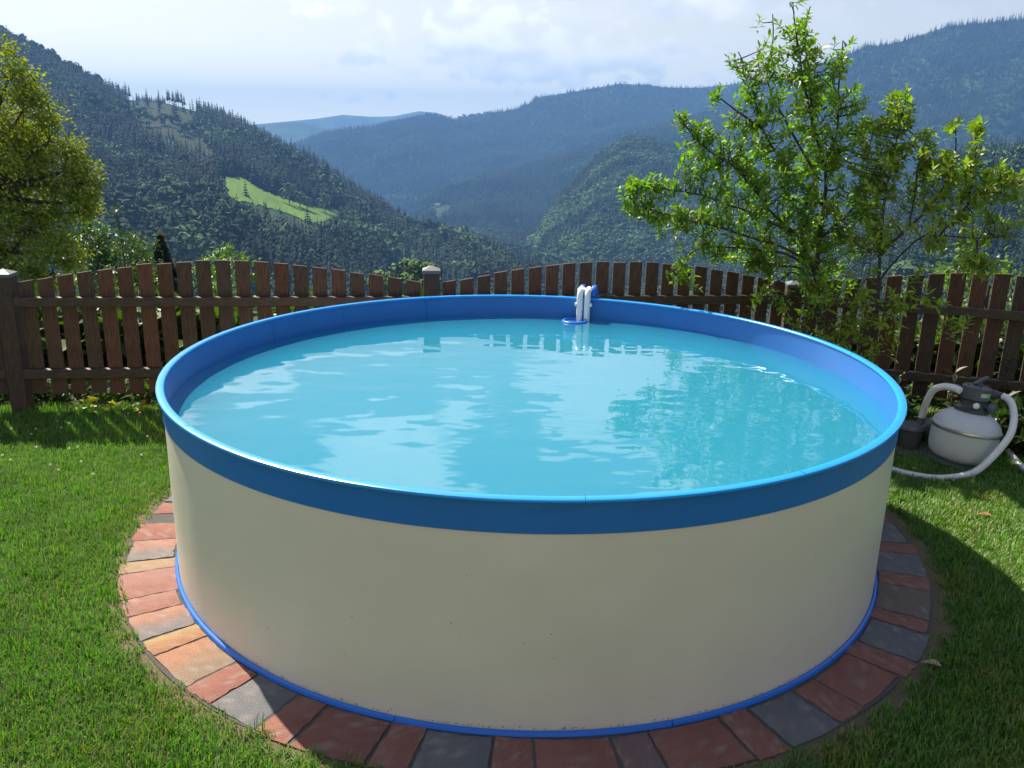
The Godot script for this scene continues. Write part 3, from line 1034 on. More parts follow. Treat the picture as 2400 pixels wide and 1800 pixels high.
func make_post(at: Vector3, h: float, turn: float, label: String) -> void:
	var t := thing("fence_post", label, "fence post", at)
	t.rotation.y = turn
	var b := MB.new()
	b.col = Color(0.105, 0.065, 0.045)
	b.box(Vector3(0.115, h, 0.115), 0.004, Transform3D(Basis.IDENTITY, Vector3(0, h * 0.5 - 0.02, 0)))
	part("post", b.done(M["fence wood"]), t)
	var c := MB.new()
	var y := h - 0.035
	var a := 0.064
	var mid := Vector3(0, y, 0)
	var q := [Vector3(-a, 0, -a), Vector3(a, 0, -a), Vector3(a, 0, a), Vector3(-a, 0, a)]
	for k in 4:
		var e: Vector3 = q[k]
		var g: Vector3 = q[(k + 1) % 4]
		c.oquad(e + Vector3(0, y, 0), g + Vector3(0, y, 0), g + Vector3(0, y + 0.022, 0), e + Vector3(0, y + 0.022, 0), mid)
		c.otri(e + Vector3(0, y + 0.022, 0), g + Vector3(0, y + 0.022, 0), Vector3(0, y + 0.052, 0), mid)
	part("cap", c.done(M["cap metal"]), t)

func make_fence(p0: Vector3, p1: Vector3, count: int, label: String) -> void:
	var d := (p1 - p0)
	var len := d.length()
	var turn := atan2(-d.z, d.x)
	var t := thing("picket_fence", label, "fence", p0)
	t.rotation.y = turn
	var tones := [Color(0.125, 0.072, 0.045), Color(0.135, 0.073, 0.043), Color(0.16, 0.074, 0.041), Color(0.115, 0.072, 0.046), Color(0.145, 0.074, 0.046), Color(0.175, 0.075, 0.039)]
	var usable := len - 0.13
	var pitch := usable / count
	for k in count:
		var x := 0.065 + pitch * (k + 0.5)
		var s := (x / len - 0.5) * 2.0
		var top := 0.935 + 0.17 * cos(s * PI * 0.5)
		var slope := -0.17 * sin(s * PI * 0.5) * PI / len
		var mb := MB.new()
		var h := top - 0.15
		mb.col = tones[rng.randi() % tones.size()] * rng.randf_range(0.85, 1.15)
		mb.box(Vector3(pitch * 0.75, h, 0.019), 0.0025, Transform3D(Basis(Vector3.BACK, rng.randf_range(-0.006, 0.006)), Vector3(0, h * 0.5, 0)), slope)
		part("picket", mb.done(M["fence wood"]), t, Vector3(x, 0.15 + rng.randf_range(-0.006, 0.006), 0))
	for y in [0.822, 0.308]:
		var r := MB.new()
		r.col = Color(0.1, 0.064, 0.043)
		r.box(Vector3(len - 0.115, 0.066, 0.052), 0.004, Transform3D(Basis.IDENTITY, Vector3(0, 0, 0)))
		part("rail", r.done(M["rail wood"]), t, Vector3(len * 0.5, y, 0.036))

func make_fences() -> void:
	var P := [Vector3(-3.5, 0, -5.81), Vector3(-0.6, 0, -6.16), Vector3(2.16, 0, -6.53), Vector3(4.95, 0, -5.6), Vector3(-6.4, 0, -5.5), Vector3(7.5, 0, -4.5)]
	make_post(P[0], 1.03, 0.12, "thick fence post with metal cap at the left picture edge")
	make_post(P[1], 1.06, 0.12, "fence post with metal cap behind the middle of the pool")
	make_post(P[2], 0.95, -0.1, "fence post half hidden behind the garden tree, where the fence bends")
	make_fence(P[0], P[1], 21, "left panel of the arched brown picket fence, from edge post to middle post")
	make_fence(P[1], P[2], 21, "middle panel of the arched picket fence, behind the pool's skimmer")
	make_fence(P[2], P[3], 20, "right panel of the arched picket fence, behind the filter tank")
	make_fence(P[4], P[0], 21, "end of another picket panel left of the edge post")
	make_post(P[3], 1.0, -0.3, "fence post with metal cap beyond the right picture edge")
	make_fence(P[3], P[5], 20, "picket panel beyond the right picture edge")
	var k := MB.new()
	for e in [[P[0], P[1]], [P[1], P[2]], [P[2], P[3]]]:
		var d: Vector3 = e[1] - e[0]
		k.box(Vector3(d.length() - 0.13, 0.1, 0.05), 0.008, Transform3D(Basis(Vector3.UP, atan2(-d.z, d.x)), (e[0] + e[1]) * 0.5 + Vector3(0, -0.03, -0.09)))
	setting("kerb", k.done(M["concrete"]), "low concrete kerb under the fence")

# ---------------------------------------------------------------- grass

func grass_clump(seed_: int, blades: int, spread: float) -> ArrayMesh:
	var q := RandomNumberGenerator.new()
	q.seed = seed_
	var mb := MB.new()
	for k in blades:
		var a := q.randf() * TAU
		var r := sqrt(q.randf()) * spread
		var root := Vector3(cos(a) * r, 0, sin(a) * r)
		var h := q.randf_range(0.022, 0.055)
		var w := q.randf_range(0.0013, 0.0027)
		var b := q.randf() * TAU
		var dir := Vector3(cos(b), 0, sin(b))
		var lean := q.randf_range(0.1, 1.0)
		var sd := Vector3(-sin(b), 0, cos(b)) * w
		var m := root + Vector3(0, h * 0.6, 0) + dir * h * 0.25 * lean
		var tip := root + Vector3(0, h * lerpf(1.0, 0.8, lean), 0) + dir * h * 0.75 * lean
		var g := q.randf()
		mb.col = Color(0.085, 0.2, 0.024).lerp(Color(0.175, 0.31, 0.048), g)
		if q.randf() < 0.1: mb.col = Color(0.3, 0.26, 0.12)
		var nn := (Vector3.UP * 0.6 - dir * 0.5).normalized()
		mb.tri_n(root - sd, root + sd, m + sd, nn, nn, nn)
		mb.tri_n(root - sd, m + sd, m - sd, nn, nn, nn)
		mb.tri_n(m - sd, m + sd, tip, nn, nn, nn)
	return mb.done(M["grass"])

func make_grass() -> void:
	var kinds := 4
	var where := []
	var tint := []
	for k in kinds:
		where.append([])
		tint.append(PackedColorArray())
	var f := FastNoiseLite.new()
	f.seed = 3
	f.frequency = 1.6
	var step := 0.026
	var x := -7.2
	while x < 7.2:
		var z := -6.75
		while z < -1.5:
			var px := x + rng.randf_range(-0.5, 0.5) * step
			var pz := z + rng.randf_range(-0.5, 0.5) * step
			z += step
			var aside := absf(px) > 0.66 * -pz + 0.4
			if aside and rng.randf() < 0.5: continue
			var r := Vector2(px - C.x, pz - C.z).length()
			var edge := 2.005 + 0.045 * smoothstep(-0.2, 0.9, (px - C.x) / r) + 0.035 * f.get_noise_2d(px * 4.0, pz * 4.0)
			if r < edge: continue
			if r < edge + 0.045 and rng.randf() < 0.5: continue
			var fz := -5.9 - (px + 3.5) * 0.125 if px < 2.16 else -6.6 + (px - 2.16) * 0.333
			if pz < fz: continue
			var k := rng.randi() % kinds
			var n := f.get_noise_2d(px, pz)
			var tall := rng.randf_range(0.7, 1.25) * (1.5 if rng.randf() < 0.05 else 1.0) * (1.35 if pz < fz + 0.22 or (pz < -5.2 and px < 0) else 1.0)
			where[k].append(Transform3D(Basis(Vector3.UP, rng.randf() * TAU).scaled(Vector3(1.35 if aside else 1.0, tall, 1.35 if aside else 1.0)), Vector3(px, -0.002, pz)))
			var dry := smoothstep(0.1, 0.5, f.get_noise_2d(px * 0.7 + 30.0, pz * 0.7)) * (0.9 if px > 1.0 else 0.35)
			tint[k].append((Color(1, 1, 1) * (1.0 + 0.3 * n)).lerp(Color(1.5, 1.05, 0.9), dry))
		x += step
	var host := thing("grass", "short mown grass of the lawn round the pool", "grass")
	host.set_meta("kind", "stuff")
	for k in kinds:
		stuff("grass_blades", grass_clump(40 + k, 22, 0.03), where[k], tint[k], "", "", host)

func weed_clump(seed_: int) -> ArrayMesh:
	var q := RandomNumberGenerator.new()
	q.seed = seed_
	var mb := MB.new()
	for k in 26:
		var d := Vector3(q.randfn(), absf(q.randfn()) * 1.2 + 0.5, q.randfn()).normalized()
		var x := d.cross(Vector3.UP).normalized()
		var l := q.randf_range(0.04, 0.09)
		mb.col = Color(0.05, 0.085, 0.025).lerp(Color(0.09, 0.14, 0.035), q.randf())
		mb.leaf(Transform3D(Basis(x, d, x.cross(d)), Vector3(q.randfn() * 0.03, q.randf_range(0.0, 0.16), q.randfn() * 0.03)), l, l * q.randf_range(0.12, 0.3), 0.3, 0.4)
	return mb.done(M["leaf"])

func make_weeds() -> void:
	var P := [Vector3(-6.4, 0, -5.5), Vector3(-3.5, 0, -5.81), Vector3(-0.6, 0, -6.16), Vector3(2.16, 0, -6.53), Vector3(4.95, 0, -5.6)]
	var where := [[], []]
	var tint := [PackedColorArray(), PackedColorArray()]
	for k in 4:
		var d: Vector3 = P[k + 1] - P[k]
		var back := d.cross(Vector3.UP).normalized() * (1.0 if d.cross(Vector3.UP).z < 0.0 else -1.0)
		for n in 330:
			var far := rng.randf() < 0.62
			var o := rng.randf_range(0.95, 1.6) if far else rng.randf_range(0.14, 0.5)
			var at: Vector3 = P[k] + d * rng.randf() + back * o
			at.y = ground_y(at.x, at.z) - 0.02 if far else -0.02
			var sc := rng.randf_range(1.6, 3.6) if far else rng.randf_range(0.6, 1.2)
			var w := rng.randi() % 2
			where[w].append(Transform3D(Basis(Vector3.UP, rng.randf() * TAU).scaled(Vector3(sc, sc, sc)), at))
			tint[w].append(Color.WHITE * rng.randf_range(0.7, 1.4))
	for n in 340:
		var right := rng.randf() < 0.55
		var at := Vector3(rng.randf_range(3.15, 4.1), -0.01, rng.randf_range(-5.95, -5.05)) if right else Vector3(rng.randf_range(1.75, 2.75), -0.01, rng.randf_range(-6.35, -5.6))
		var fz := -6.6 + (at.x - 2.16) * 0.333 if at.x > 2.16 else -6.53
		if at.z < fz + 0.12 or (right and at.z > -5.3 and at.x < 3.4): continue
		var sc := rng.randf_range(0.7, 1.7)
		var w := rng.randi() % 2
		where[w].append(Transform3D(Basis(Vector3.UP, rng.randf() * TAU).scaled(Vector3(sc, sc, sc)), at))
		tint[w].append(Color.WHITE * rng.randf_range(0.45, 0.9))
	var host := thing("weeds", "leafy weeds and undergrowth along and behind the fence", "weeds")
	host.set_meta("kind", "stuff")
	for w in 2: stuff("weed_leaves", weed_clump(71 + w), where[w], tint[w], "", "", host)

func make_house() -> void:
	# inferred, unseen house added behind the viewer to bounce sunlight onto the pool
	var t := thing("unseen_house", "unseen white rendered house added behind the viewer, facing the garden", "house", Vector3(0.5, 0, 7.0))
	var w := MB.new()
	w.col = Color(0.6, 0.56, 0.48)
	w.box(Vector3(11, 5.6, 7), 0.02, Transform3D(Basis.IDENTITY, Vector3(0, 2.75, 3.5)))
	part("wall", w.done(M["house"]), t)
	var r := MB.new()
	r.col = Color(0.25, 0.1, 0.07)
	for sg in [-1.0, 1.0]:
		r.quad(Vector3(-6 * sg, 5.3, 3.5 + 4.2 * sg), Vector3(6 * sg, 5.3, 3.5 + 4.2 * sg), Vector3(6 * sg, 8.2, 3.5), Vector3(-6 * sg, 8.2, 3.5))
	part("roof", r.done(M["house"]), t)
	for k in 4:
		var f := MB.new()
		f.col = Color(0.3, 0.18, 0.1)
		f.box(Vector3(1.3, 1.4, 0.06), 0.01)
		var fr := part("window", f.done(M["house"]), t, Vector3(-3.6 + (k % 2) * 7.0, 1.6 + (k / 2) * 2.6, -0.02))
		var g := MB.new()
		g.col = Color(0.04, 0.05, 0.06)
		g.box(Vector3(1.1, 1.2, 0.03), 0.005)
		part("pane", g.done(M["grey plastic"]), fr, Vector3(0, 0, -0.025))
	var d := MB.new()
	d.col = Color(0.25, 0.15, 0.08)
	d.box(Vector3(1.0, 2.1, 0.06), 0.01)
	part("door", d.done(M["house"]), t, Vector3(-0.2, 1.05, -0.02))

# ---------------------------------------------------------------- filter

func spline(pts: Array, per: int) -> PackedVector3Array:
	var c := Curve3D.new()
	for i in pts.size():
		var a: Vector3 = pts[maxi(i - 1, 0)]
		var b: Vector3 = pts[mini(i + 1, pts.size() - 1)]
		var t := (b - a) / 6.0
		c.add_point(pts[i], -t, t)
	var out := PackedVector3Array()
	var n := (pts.size() - 1) * per
	c.bake_interval = 0.01
	var len := c.get_baked_length()
	for k in n + 1:
		out.append(c.sample_baked(len * k / n, true))
	return out

func hose(pts: Array, r: float, label: String) -> void:
	var path := spline(pts, 4)
	var c := 0.0
	for i in path.size() - 1: c += path[i].distance_to(path[i + 1])
	path = spline(pts, maxi(4, int(c / 0.0032 / (pts.size() - 1))))
	var rad := PackedFloat32Array()
	for i in path.size():
		rad.append(r * (1.0 if i % 3 != 2 else 0.84))
	var mb := MB.new()
	mb.tube(path, rad, 10)
	solo("pool_hose", mb.done(M["hose plastic"]), label, "hose")

func make_filter() -> void:
	var at := Vector3(2.90, 0.0, -5.2)
	var t := thing("sand_filter", "grey sand filter tank with a domed lid and a multiport valve on top", "sand filter", at)
	t.rotation = Vector3(0, 0.25, -0.11)
	t.scale = Vector3.ONE * 0.96
	var tank := MB.new()
	tank.lathe([Vector2(0.018, 0.03), Vector2(0.108, 0.032), Vector2(0.162, 0.045), Vector2(0.192, 0.075), Vector2(0.203, 0.12), Vector2(0.208, 0.18), Vector2(0.210, 0.255)], 48)
	part("tank", tank.done(M["tank plastic"]), t)
	var dome := MB.new()
	dome.lathe([Vector2(0.214, 0.262), Vector2(0.205, 0.29), Vector2(0.184, 0.32), Vector2(0.153, 0.348), Vector2(0.113, 0.37), Vector2(0.063, 0.384), Vector2(0.009, 0.388)], 48)
	part("lid", dome.done(M["tank plastic"]), t)
	var band := MB.new()
	band.lathe([Vector2(0.209, 0.244), Vector2(0.219, 0.246), Vector2(0.222, 0.255), Vector2(0.219, 0.266), Vector2(0.209, 0.269)], 48)
	part("clamp_ring", band.done(M["steel ring"]), t)
	var foot := MB.new()
	foot.lathe([Vector2(0.180, 0.0), Vector2(0.180, 0.02), Vector2(0.144, 0.045), Vector2(0.090, 0.05)], 40)
	part("foot", foot.done(M["grey plastic"]), t)
	var neck := MB.new()
	neck.lathe([Vector2(0.1, 0.372), Vector2(0.106, 0.376), Vector2(0.106, 0.395), Vector2(0.085, 0.405), Vector2(0.078, 0.42), Vector2(0.078, 0.455), Vector2(0.086, 0.462)], 32)
	part("valve_neck", neck.done(M["dark plastic"]), t)
	var head := MB.new()
	head.lathe([Vector2(0.086, 0.461), Vector2(0.092, 0.463), Vector2(0.092, 0.478), Vector2(0.088, 0.481), Vector2(0.086, 0.523), Vector2(0.089, 0.527), Vector2(0.089, 0.54), Vector2(0.08, 0.549), Vector2(0.05, 0.553), Vector2(0.0, 0.554)], 32)
	var hd := part("valve_head", head.done(M["grey plastic"]), t)
	for k in 6:
		var bo := MB.new()
		bo.lathe([Vector2(0.006, 0), Vector2(0.006, 0.008), Vector2(0.0, 0.009)], 8)
		part("bolt", bo.done(M["dark plastic"]), hd, Vector3(cos(k * TAU / 6) * 0.072, 0.549, sin(k * TAU / 6) * 0.072))
	# green and pale sticker wrapped on the head
	for e in [[52.0, 83.0, "label green", "green half of the valve sticker"], [83.4, 112.0, "label pale", "pale half of the valve sticker"]]:
		var s := MB.new()
		s.lathe([Vector2(0.0876, 0.488), Vector2(0.0876, 0.515)], 8, deg_to_rad(e[0]), deg_to_rad(e[1]))
		part("sticker", s.done(M[e[2]]), hd, Vector3.ZERO, e[3])
	var hub := MB.new()
	hub.lathe([Vector2(0.03, 0.55), Vector2(0.03, 0.562), Vector2(0.022, 0.57), Vector2(0.0, 0.572)], 20)
	part("handle_hub", hub.done(M["dark plastic"]), t)
	var hn := MB.new()
	hn.tube(spline([Vector3(-0.045, 0.562, 0.012), Vector3(-0.02, 0.572, 0.008), Vector3(0.015, 0.585, 0.0), Vector3(0.05, 0.6, -0.004), Vector3(0.07, 0.605, -0.006)], 4), PackedFloat32Array([0.008, 0.010, 0.012, 0.012, 0.012, 0.012, 0.012, 0.012, 0.012, 0.013, 0.013, 0.013, 0.013, 0.013, 0.013, 0.013, 0.012]), 8)
	part("handle", hn.done(M["grey plastic"]), t)
	for e in [[-1.0, 0.502, -0.6], [1.0, 0.502, 0.25], [1.0, 0.44, -0.9]]:
		var pt := MB.new()
		var a: float = e[2]
		var dir := Vector3(cos(a) * e[0], 0, sin(a))
		var path := PackedVector3Array([dir * 0.07, dir * 0.105, dir * 0.106, dir * 0.14, dir * 0.141, dir * 0.165])
		for i in 6: path[i].y = e[1]
		pt.tube(path, PackedFloat32Array([0.026, 0.026, 0.031, 0.031, 0.024, 0.024]), 14)
		part("port", pt.done(M["dark plastic"]), t)
	var ga := MB.new()
	var gd := Vector3(-0.55, 0, 0.83).normalized()
	ga.tube(PackedVector3Array([gd * 0.07, gd * 0.1, gd * 0.112, gd * 0.118]), PackedFloat32Array([0.01, 0.012, 0.023, 0.024]), 16)
	var gp := part("pressure_gauge", ga.done(M["dark plastic"]), t, Vector3(0, 0.435, 0))
	var gf := MB.new()
	gf.tube(PackedVector3Array([gd * 0.119, gd * 0.1205]), PackedFloat32Array([0.02, 0.02]), 16)
	part("dial", gf.done(M["white plastic"]), gp)
	var kn := MB.new()
	var kd := Vector3(0.5, 0, 0.86).normalized()
	kn.tube(PackedVector3Array([kd * 0.06, kd * 0.1, kd * 0.102, kd * 0.135, kd * 0.14]), PackedFloat32Array([0.022, 0.022, 0.034, 0.034, 0.03]), 18)
	part("sight_glass", kn.done(M["grey plastic"]), t, Vector3(0, 0.425, 0))
	# pump beside the tank
	var pm := thing("filter_pump", "dark grey pump with a round strainer lid, between pool and filter tank", "pump", Vector3(2.68, 0, -5.42))
	var st := MB.new()
	st.lathe([Vector2(0.05, 0.02), Vector2(0.066, 0.03), Vector2(0.07, 0.08), Vector2(0.072, 0.16)], 28)
	part("strainer", st.done(M["dark plastic"]), pm)
	var sl := MB.new()
	sl.lathe([Vector2(0.078, 0.158), Vector2(0.086, 0.162), Vector2(0.086, 0.182), Vector2(0.079, 0.19), Vector2(0.066, 0.191), Vector2(0.062, 0.186), Vector2(0.0, 0.184)], 28)
	part("strainer_lid", sl.done(M["grey plastic"]), pm)
	var mo := MB.new()
	mo.tube(PackedVector3Array([Vector3(0.03, 0.11, -0.05), Vector3(0.08, 0.11, -0.09), Vector3(0.085, 0.11, -0.094), Vector3(0.2, 0.11, -0.19), Vector3(0.215, 0.11, -0.2)]), PackedFloat32Array([0.05, 0.05, 0.066, 0.066, 0.05]), 18)
	part("motor", mo.done(M["dark plastic"]), pm)
	var ou := MB.new()
	ou.tube(PackedVector3Array([Vector3(0.04, 0.15, 0.0), Vector3(0.06, 0.19, -0.005), Vector3(0.06, 0.235, -0.005)]), PackedFloat32Array([0.022, 0.022, 0.024]), 12)
	part("outlet", ou.done(M["grey plastic"]), pm)
	var bs := MB.new()
	bs.box(Vector3(0.42, 0.03, 0.26), 0.012, Transform3D(Basis(Vector3.UP, -0.3), Vector3(0.1, 0.016, 0.06)))
	part("base_plate", bs.done(M["grey plastic"]), pm)
	hose([Vector3(2.80, 0.515, -5.12), Vector3(2.775, 0.52, -5.17), Vector3(2.745, 0.508, -5.23), Vector3(2.722, 0.47, -5.29), Vector3(2.72, 0.40, -5.34), Vector3(2.735, 0.31, -5.4), Vector3(2.74, 0.235, -5.425)], 0.0225, "short ribbed white hose arching from the filter valve down to the pump")
	hose([Vector3(3.09, 0.475, -5.16), Vector3(3.115, 0.465, -5.14), Vector3(3.135, 0.43, -5.11), Vector3(3.13, 0.36, -5.06), Vector3(3.085, 0.285, -4.99), Vector3(3.02, 0.21, -4.95), Vector3(2.95, 0.13, -4.93), Vector3(2.875, 0.06, -4.92), Vector3(2.79, 0.026, -4.915), Vector3(2.62, 0.024, -4.875), Vector3(2.49, 0.024, -4.92), Vector3(2.40, 0.024, -4.99), Vector3(2.2, 0.026, -5.2), Vector3(1.95, 0.05, -5.35), Vector3(1.62, 0.1, -5.3)], 0.0225, "long ribbed white hose looping in front of the filter tank to the pool")
	hose([Vector3(2.95, 0.2, -5.62), Vector3(3.12, 0.12, -5.6), Vector3(3.26, 0.05, -5.52), Vector3(3.32, 0.03, -5.38), Vector3(3.27, 0.026, -5.15), Vector3(3.24, 0.026, -4.95), Vector3(3.26, 0.026, -4.7), Vector3(3.4, 0.026, -4.4), Vector3(3.7, 0.026, -4.1)], 0.021, "ribbed white hose lying on the grass right of the filter tank")

func make_skimmer() -> void:
	var a := atan2(-5.93 - C.z, 0.5 - C.x)
	var t := thing("pool_skimmer", "hanging skimmer with two white hook arms over the rim and a blue float ring", "skimmer", C)
	t.rotation.y = -a
	# here +X runs outwards through the rim, Z along it
	for s in [-1.0, 1.0]:
		var z: float = s * 0.0265
		var mb := MB.new()
		var path := spline([Vector3(R - 0.06, 0.5, z), Vector3(R - 0.06, 0.75, z), Vector3(R - 0.058, 0.9, z), Vector3(R - 0.048, 0.945, z), Vector3(R - 0.02, 0.962, z), Vector3(R + 0.02, 0.962, z), Vector3(R + 0.045, 0.94, z), Vector3(R + 0.05, 0.9, z)], 6)
		var rad := PackedFloat32Array()
		for i in path.size(): rad.append(0.0215)
		mb.tube(path, rad, 14)
		part("hook_arm", mb.done(M["white plastic"]), t)
		var d := MB.new()
		d.tube(PackedVector3Array([Vector3(0, 0, -0.016), Vector3(0, 0, -0.012), Vector3(0, 0, 0.012), Vector3(0, 0, 0.016)]), PackedFloat32Array([0.052, 0.06, 0.06, 0.052]), 24)
		part("blue_cover", d.done(M["track plastic"]), t, Vector3(R + 0.07, 0.925, z * 1.6 + 0.012))
		var cl := MB.new()
		cl.box(Vector3(0.03, 0.022, 0.014), 0.002)
		part("clip", cl.done(M["white plastic"]), t, Vector3(R - 0.055, 0.865, s * 0.053))
	var y := MB.new()
	y.box(Vector3(0.05, 0.02, 0.1), 0.006)
	part("yoke", y.done(M["white plastic"]), t, Vector3(R - 0.02, 0.965, 0))
	var fl := MB.new()
	var ring := PackedVector3Array()
	var rr := PackedFloat32Array()
	for i in 33:
		ring.append(Vector3(cos(TAU * i / 32.0) * 0.078, 0, sin(TAU * i / 32.0) * 0.078))
		rr.append(0.012)
	fl.tube(ring, rr, 10, false)
	part("float_ring", fl.done(M["track plastic"]), t, Vector3(R - 0.13, WATER + 0.001, -0.045))
	var bk := MB.new()
	bk.lathe([Vector2(0.07, 0.55), Vector2(0.078, WATER - 0.05), Vector2(0.079, WATER - 0.012)], 28)
	part("basket", bk.done(M["white plastic"]), t, Vector3(R - 0.13, 0, -0.045))
	var bb := MB.new()
	bb.lathe([Vector2(0.081, WATER - 0.06), Vector2(0.081, WATER - 0.008), Vector2(0.07, WATER - 0.004), Vector2(0.066, WATER - 0.06)], 28)
	part("basket_collar", bb.done(M["track plastic"]), t, Vector3(R - 0.13, 0, -0.045))

# ---------------------------------------------------------------- trees

func v3(a: Array) -> Vector3:
	return Vector3(a[0], a[1], a[2])

func leaf_tuft(out: Array, tip: Vector3, dir: Vector3, n: int, len: float) -> void:
	# leaves along the last stretch of a twig, the youngest spreading round its tip
	for k in n:
		var back := (float(k) / n)
		var at := tip - dir * back * 0.11
		var a := k * 2.4 + rng.randf() * 0.8
		var side := dir.cross(Vector3.UP if absf(dir.y) < 0.9 else Vector3.RIGHT).normalized()
		var o := side * cos(a) + dir.cross(side) * sin(a)
		var ld := (dir * lerpf(1.0, 0.25, back) + o * lerpf(0.7, 1.1, back) + Vector3(0, 0.12 - 0.45 * back, 0)).normalized()
		var up := (dir * 0.8 + Vector3.UP * 0.7 - ld * ld.dot(dir * 0.8 + Vector3.UP * 0.7))
		up = (up + Vector3(rng.randfn(), rng.randfn(), rng.randfn()) * 0.25)
		var x := ld.cross(up).normalized()
		var z := x.cross(ld).normalized()
		var l := len * rng.randf_range(0.65, 1.25) * lerpf(0.85, 1.0, back)
		out.append([Transform3D(Basis(x, ld, z), at), l, l * rng.randf_range(0.17, 0.235), rng.randf_range(0.15, 0.5), rng.randf_range(0.05, 0.35), rng.randf()])

func garden_tree(called: String, label: String, at: Vector3, stems: Array, blobs: Array, leaf_len: float, tones: Array, trunk_r: float) -> void:
	var t := thing(called, label, "tree", at)
	var nodes := PackedVector3Array()
	var wood := MB.new()
	var twigs := MB.new()
	for k in stems.size():
		var pts := []
		for q in stems[k]: pts.append(v3(q) - at)
		var path := spline(pts, 6)
		var r0 := trunk_r if k == 0 else trunk_r * 0.6
		if k > 1: r0 = trunk_r * 0.38
		var rad := PackedFloat32Array()
		for i in path.size():
			rad.append(lerpf(r0, 0.0035, pow(float(i) / (path.size() - 1), 0.8)) * (1.0 + 0.08 * sin(i * 2.1)))
			nodes.append(path[i])
		var mb := MB.new()
		mb.tube(path, rad, 7)
		part("trunk" if k == 0 else "branch", mb.done(M["bark"]), t)
	var leaves := []
	for b in blobs:
		var mid := v3(b) - at
		var n: int = int(b[6] * (1.4 if b[1] > 1.12 else 0.9))
		for k in n:
			var o := Vector3(rng.randfn(), rng.randfn(), rng.randfn()).normalized() * pow(rng.randf(), 0.4)
			var tip := mid + Vector3(o.x * b[3], o.y * b[4], o.z * b[5]) * 1.22
			var best := 0
			var bd := 1e9
			for i in nodes.size():
				var dd: float = nodes[i].distance_squared_to(tip - Vector3(0, 0.06, 0))
				if dd < bd:
					bd = dd
					best = i
			var root := nodes[best]
			var bend := (root + tip) * 0.5 + Vector3(rng.randfn() * 0.02, -0.02 + rng.randfn() * 0.02, rng.randfn() * 0.02)
			var dir := ((tip - bend).normalized() + Vector3(0, 0.22, 0) + Vector3(rng.randfn(), rng.randfn(), rng.randfn()) * 0.4).normalized()
			twigs.tube(PackedVector3Array([root, bend, tip - dir * 0.03, tip]), PackedFloat32Array([0.0045, 0.003, 0.0018, 0.001]), 4, false)
			leaf_tuft(leaves, tip, dir, rng.randi_range(9, 15), leaf_len)
			if bd > 0.03:
				leaf_tuft(leaves, bend.lerp(tip, 0.25), (tip - bend).normalized(), rng.randi_range(4, 8), leaf_len * 0.85)
	var tw := part("twigs", twigs.done(M["bark"]), t)
	tw.set_meta("kind", "stuff")
	# the leaves that show largest are single leaves, the rest one mass
	leaves.sort_custom(func(p, q): return p[1] / (p[0].origin + at - Vector3(0, 2, 0)).length() > q[1] / (q[0].origin + at - Vector3(0, 2, 0)).length())
	var mass := MB.new()
	for i in leaves.size():
		var e: Array = leaves[i]
		var c: Color = (tones[0] as Color).lerp(tones[1], e[5]) * rng.randf_range(0.8, 1.2)
		if rng.randf() < 0.05: c = tones[2]
		if i < 300:
			var one := MB.new()
			one.col = c
			one.leaf(Transform3D(e[0].basis, Vector3.ZERO), e[1], e[2], e[3], e[4])
			part("leaf", one.done(M["leaf"]), t, e[0].origin)
		else:
			mass.col = c
			mass.leaf(e[0], e[1], e[2], e[3], e[4])
	var fo := part("foliage", mass.done(M["leaf"]), t)
	fo.set_meta("kind", "stuff")

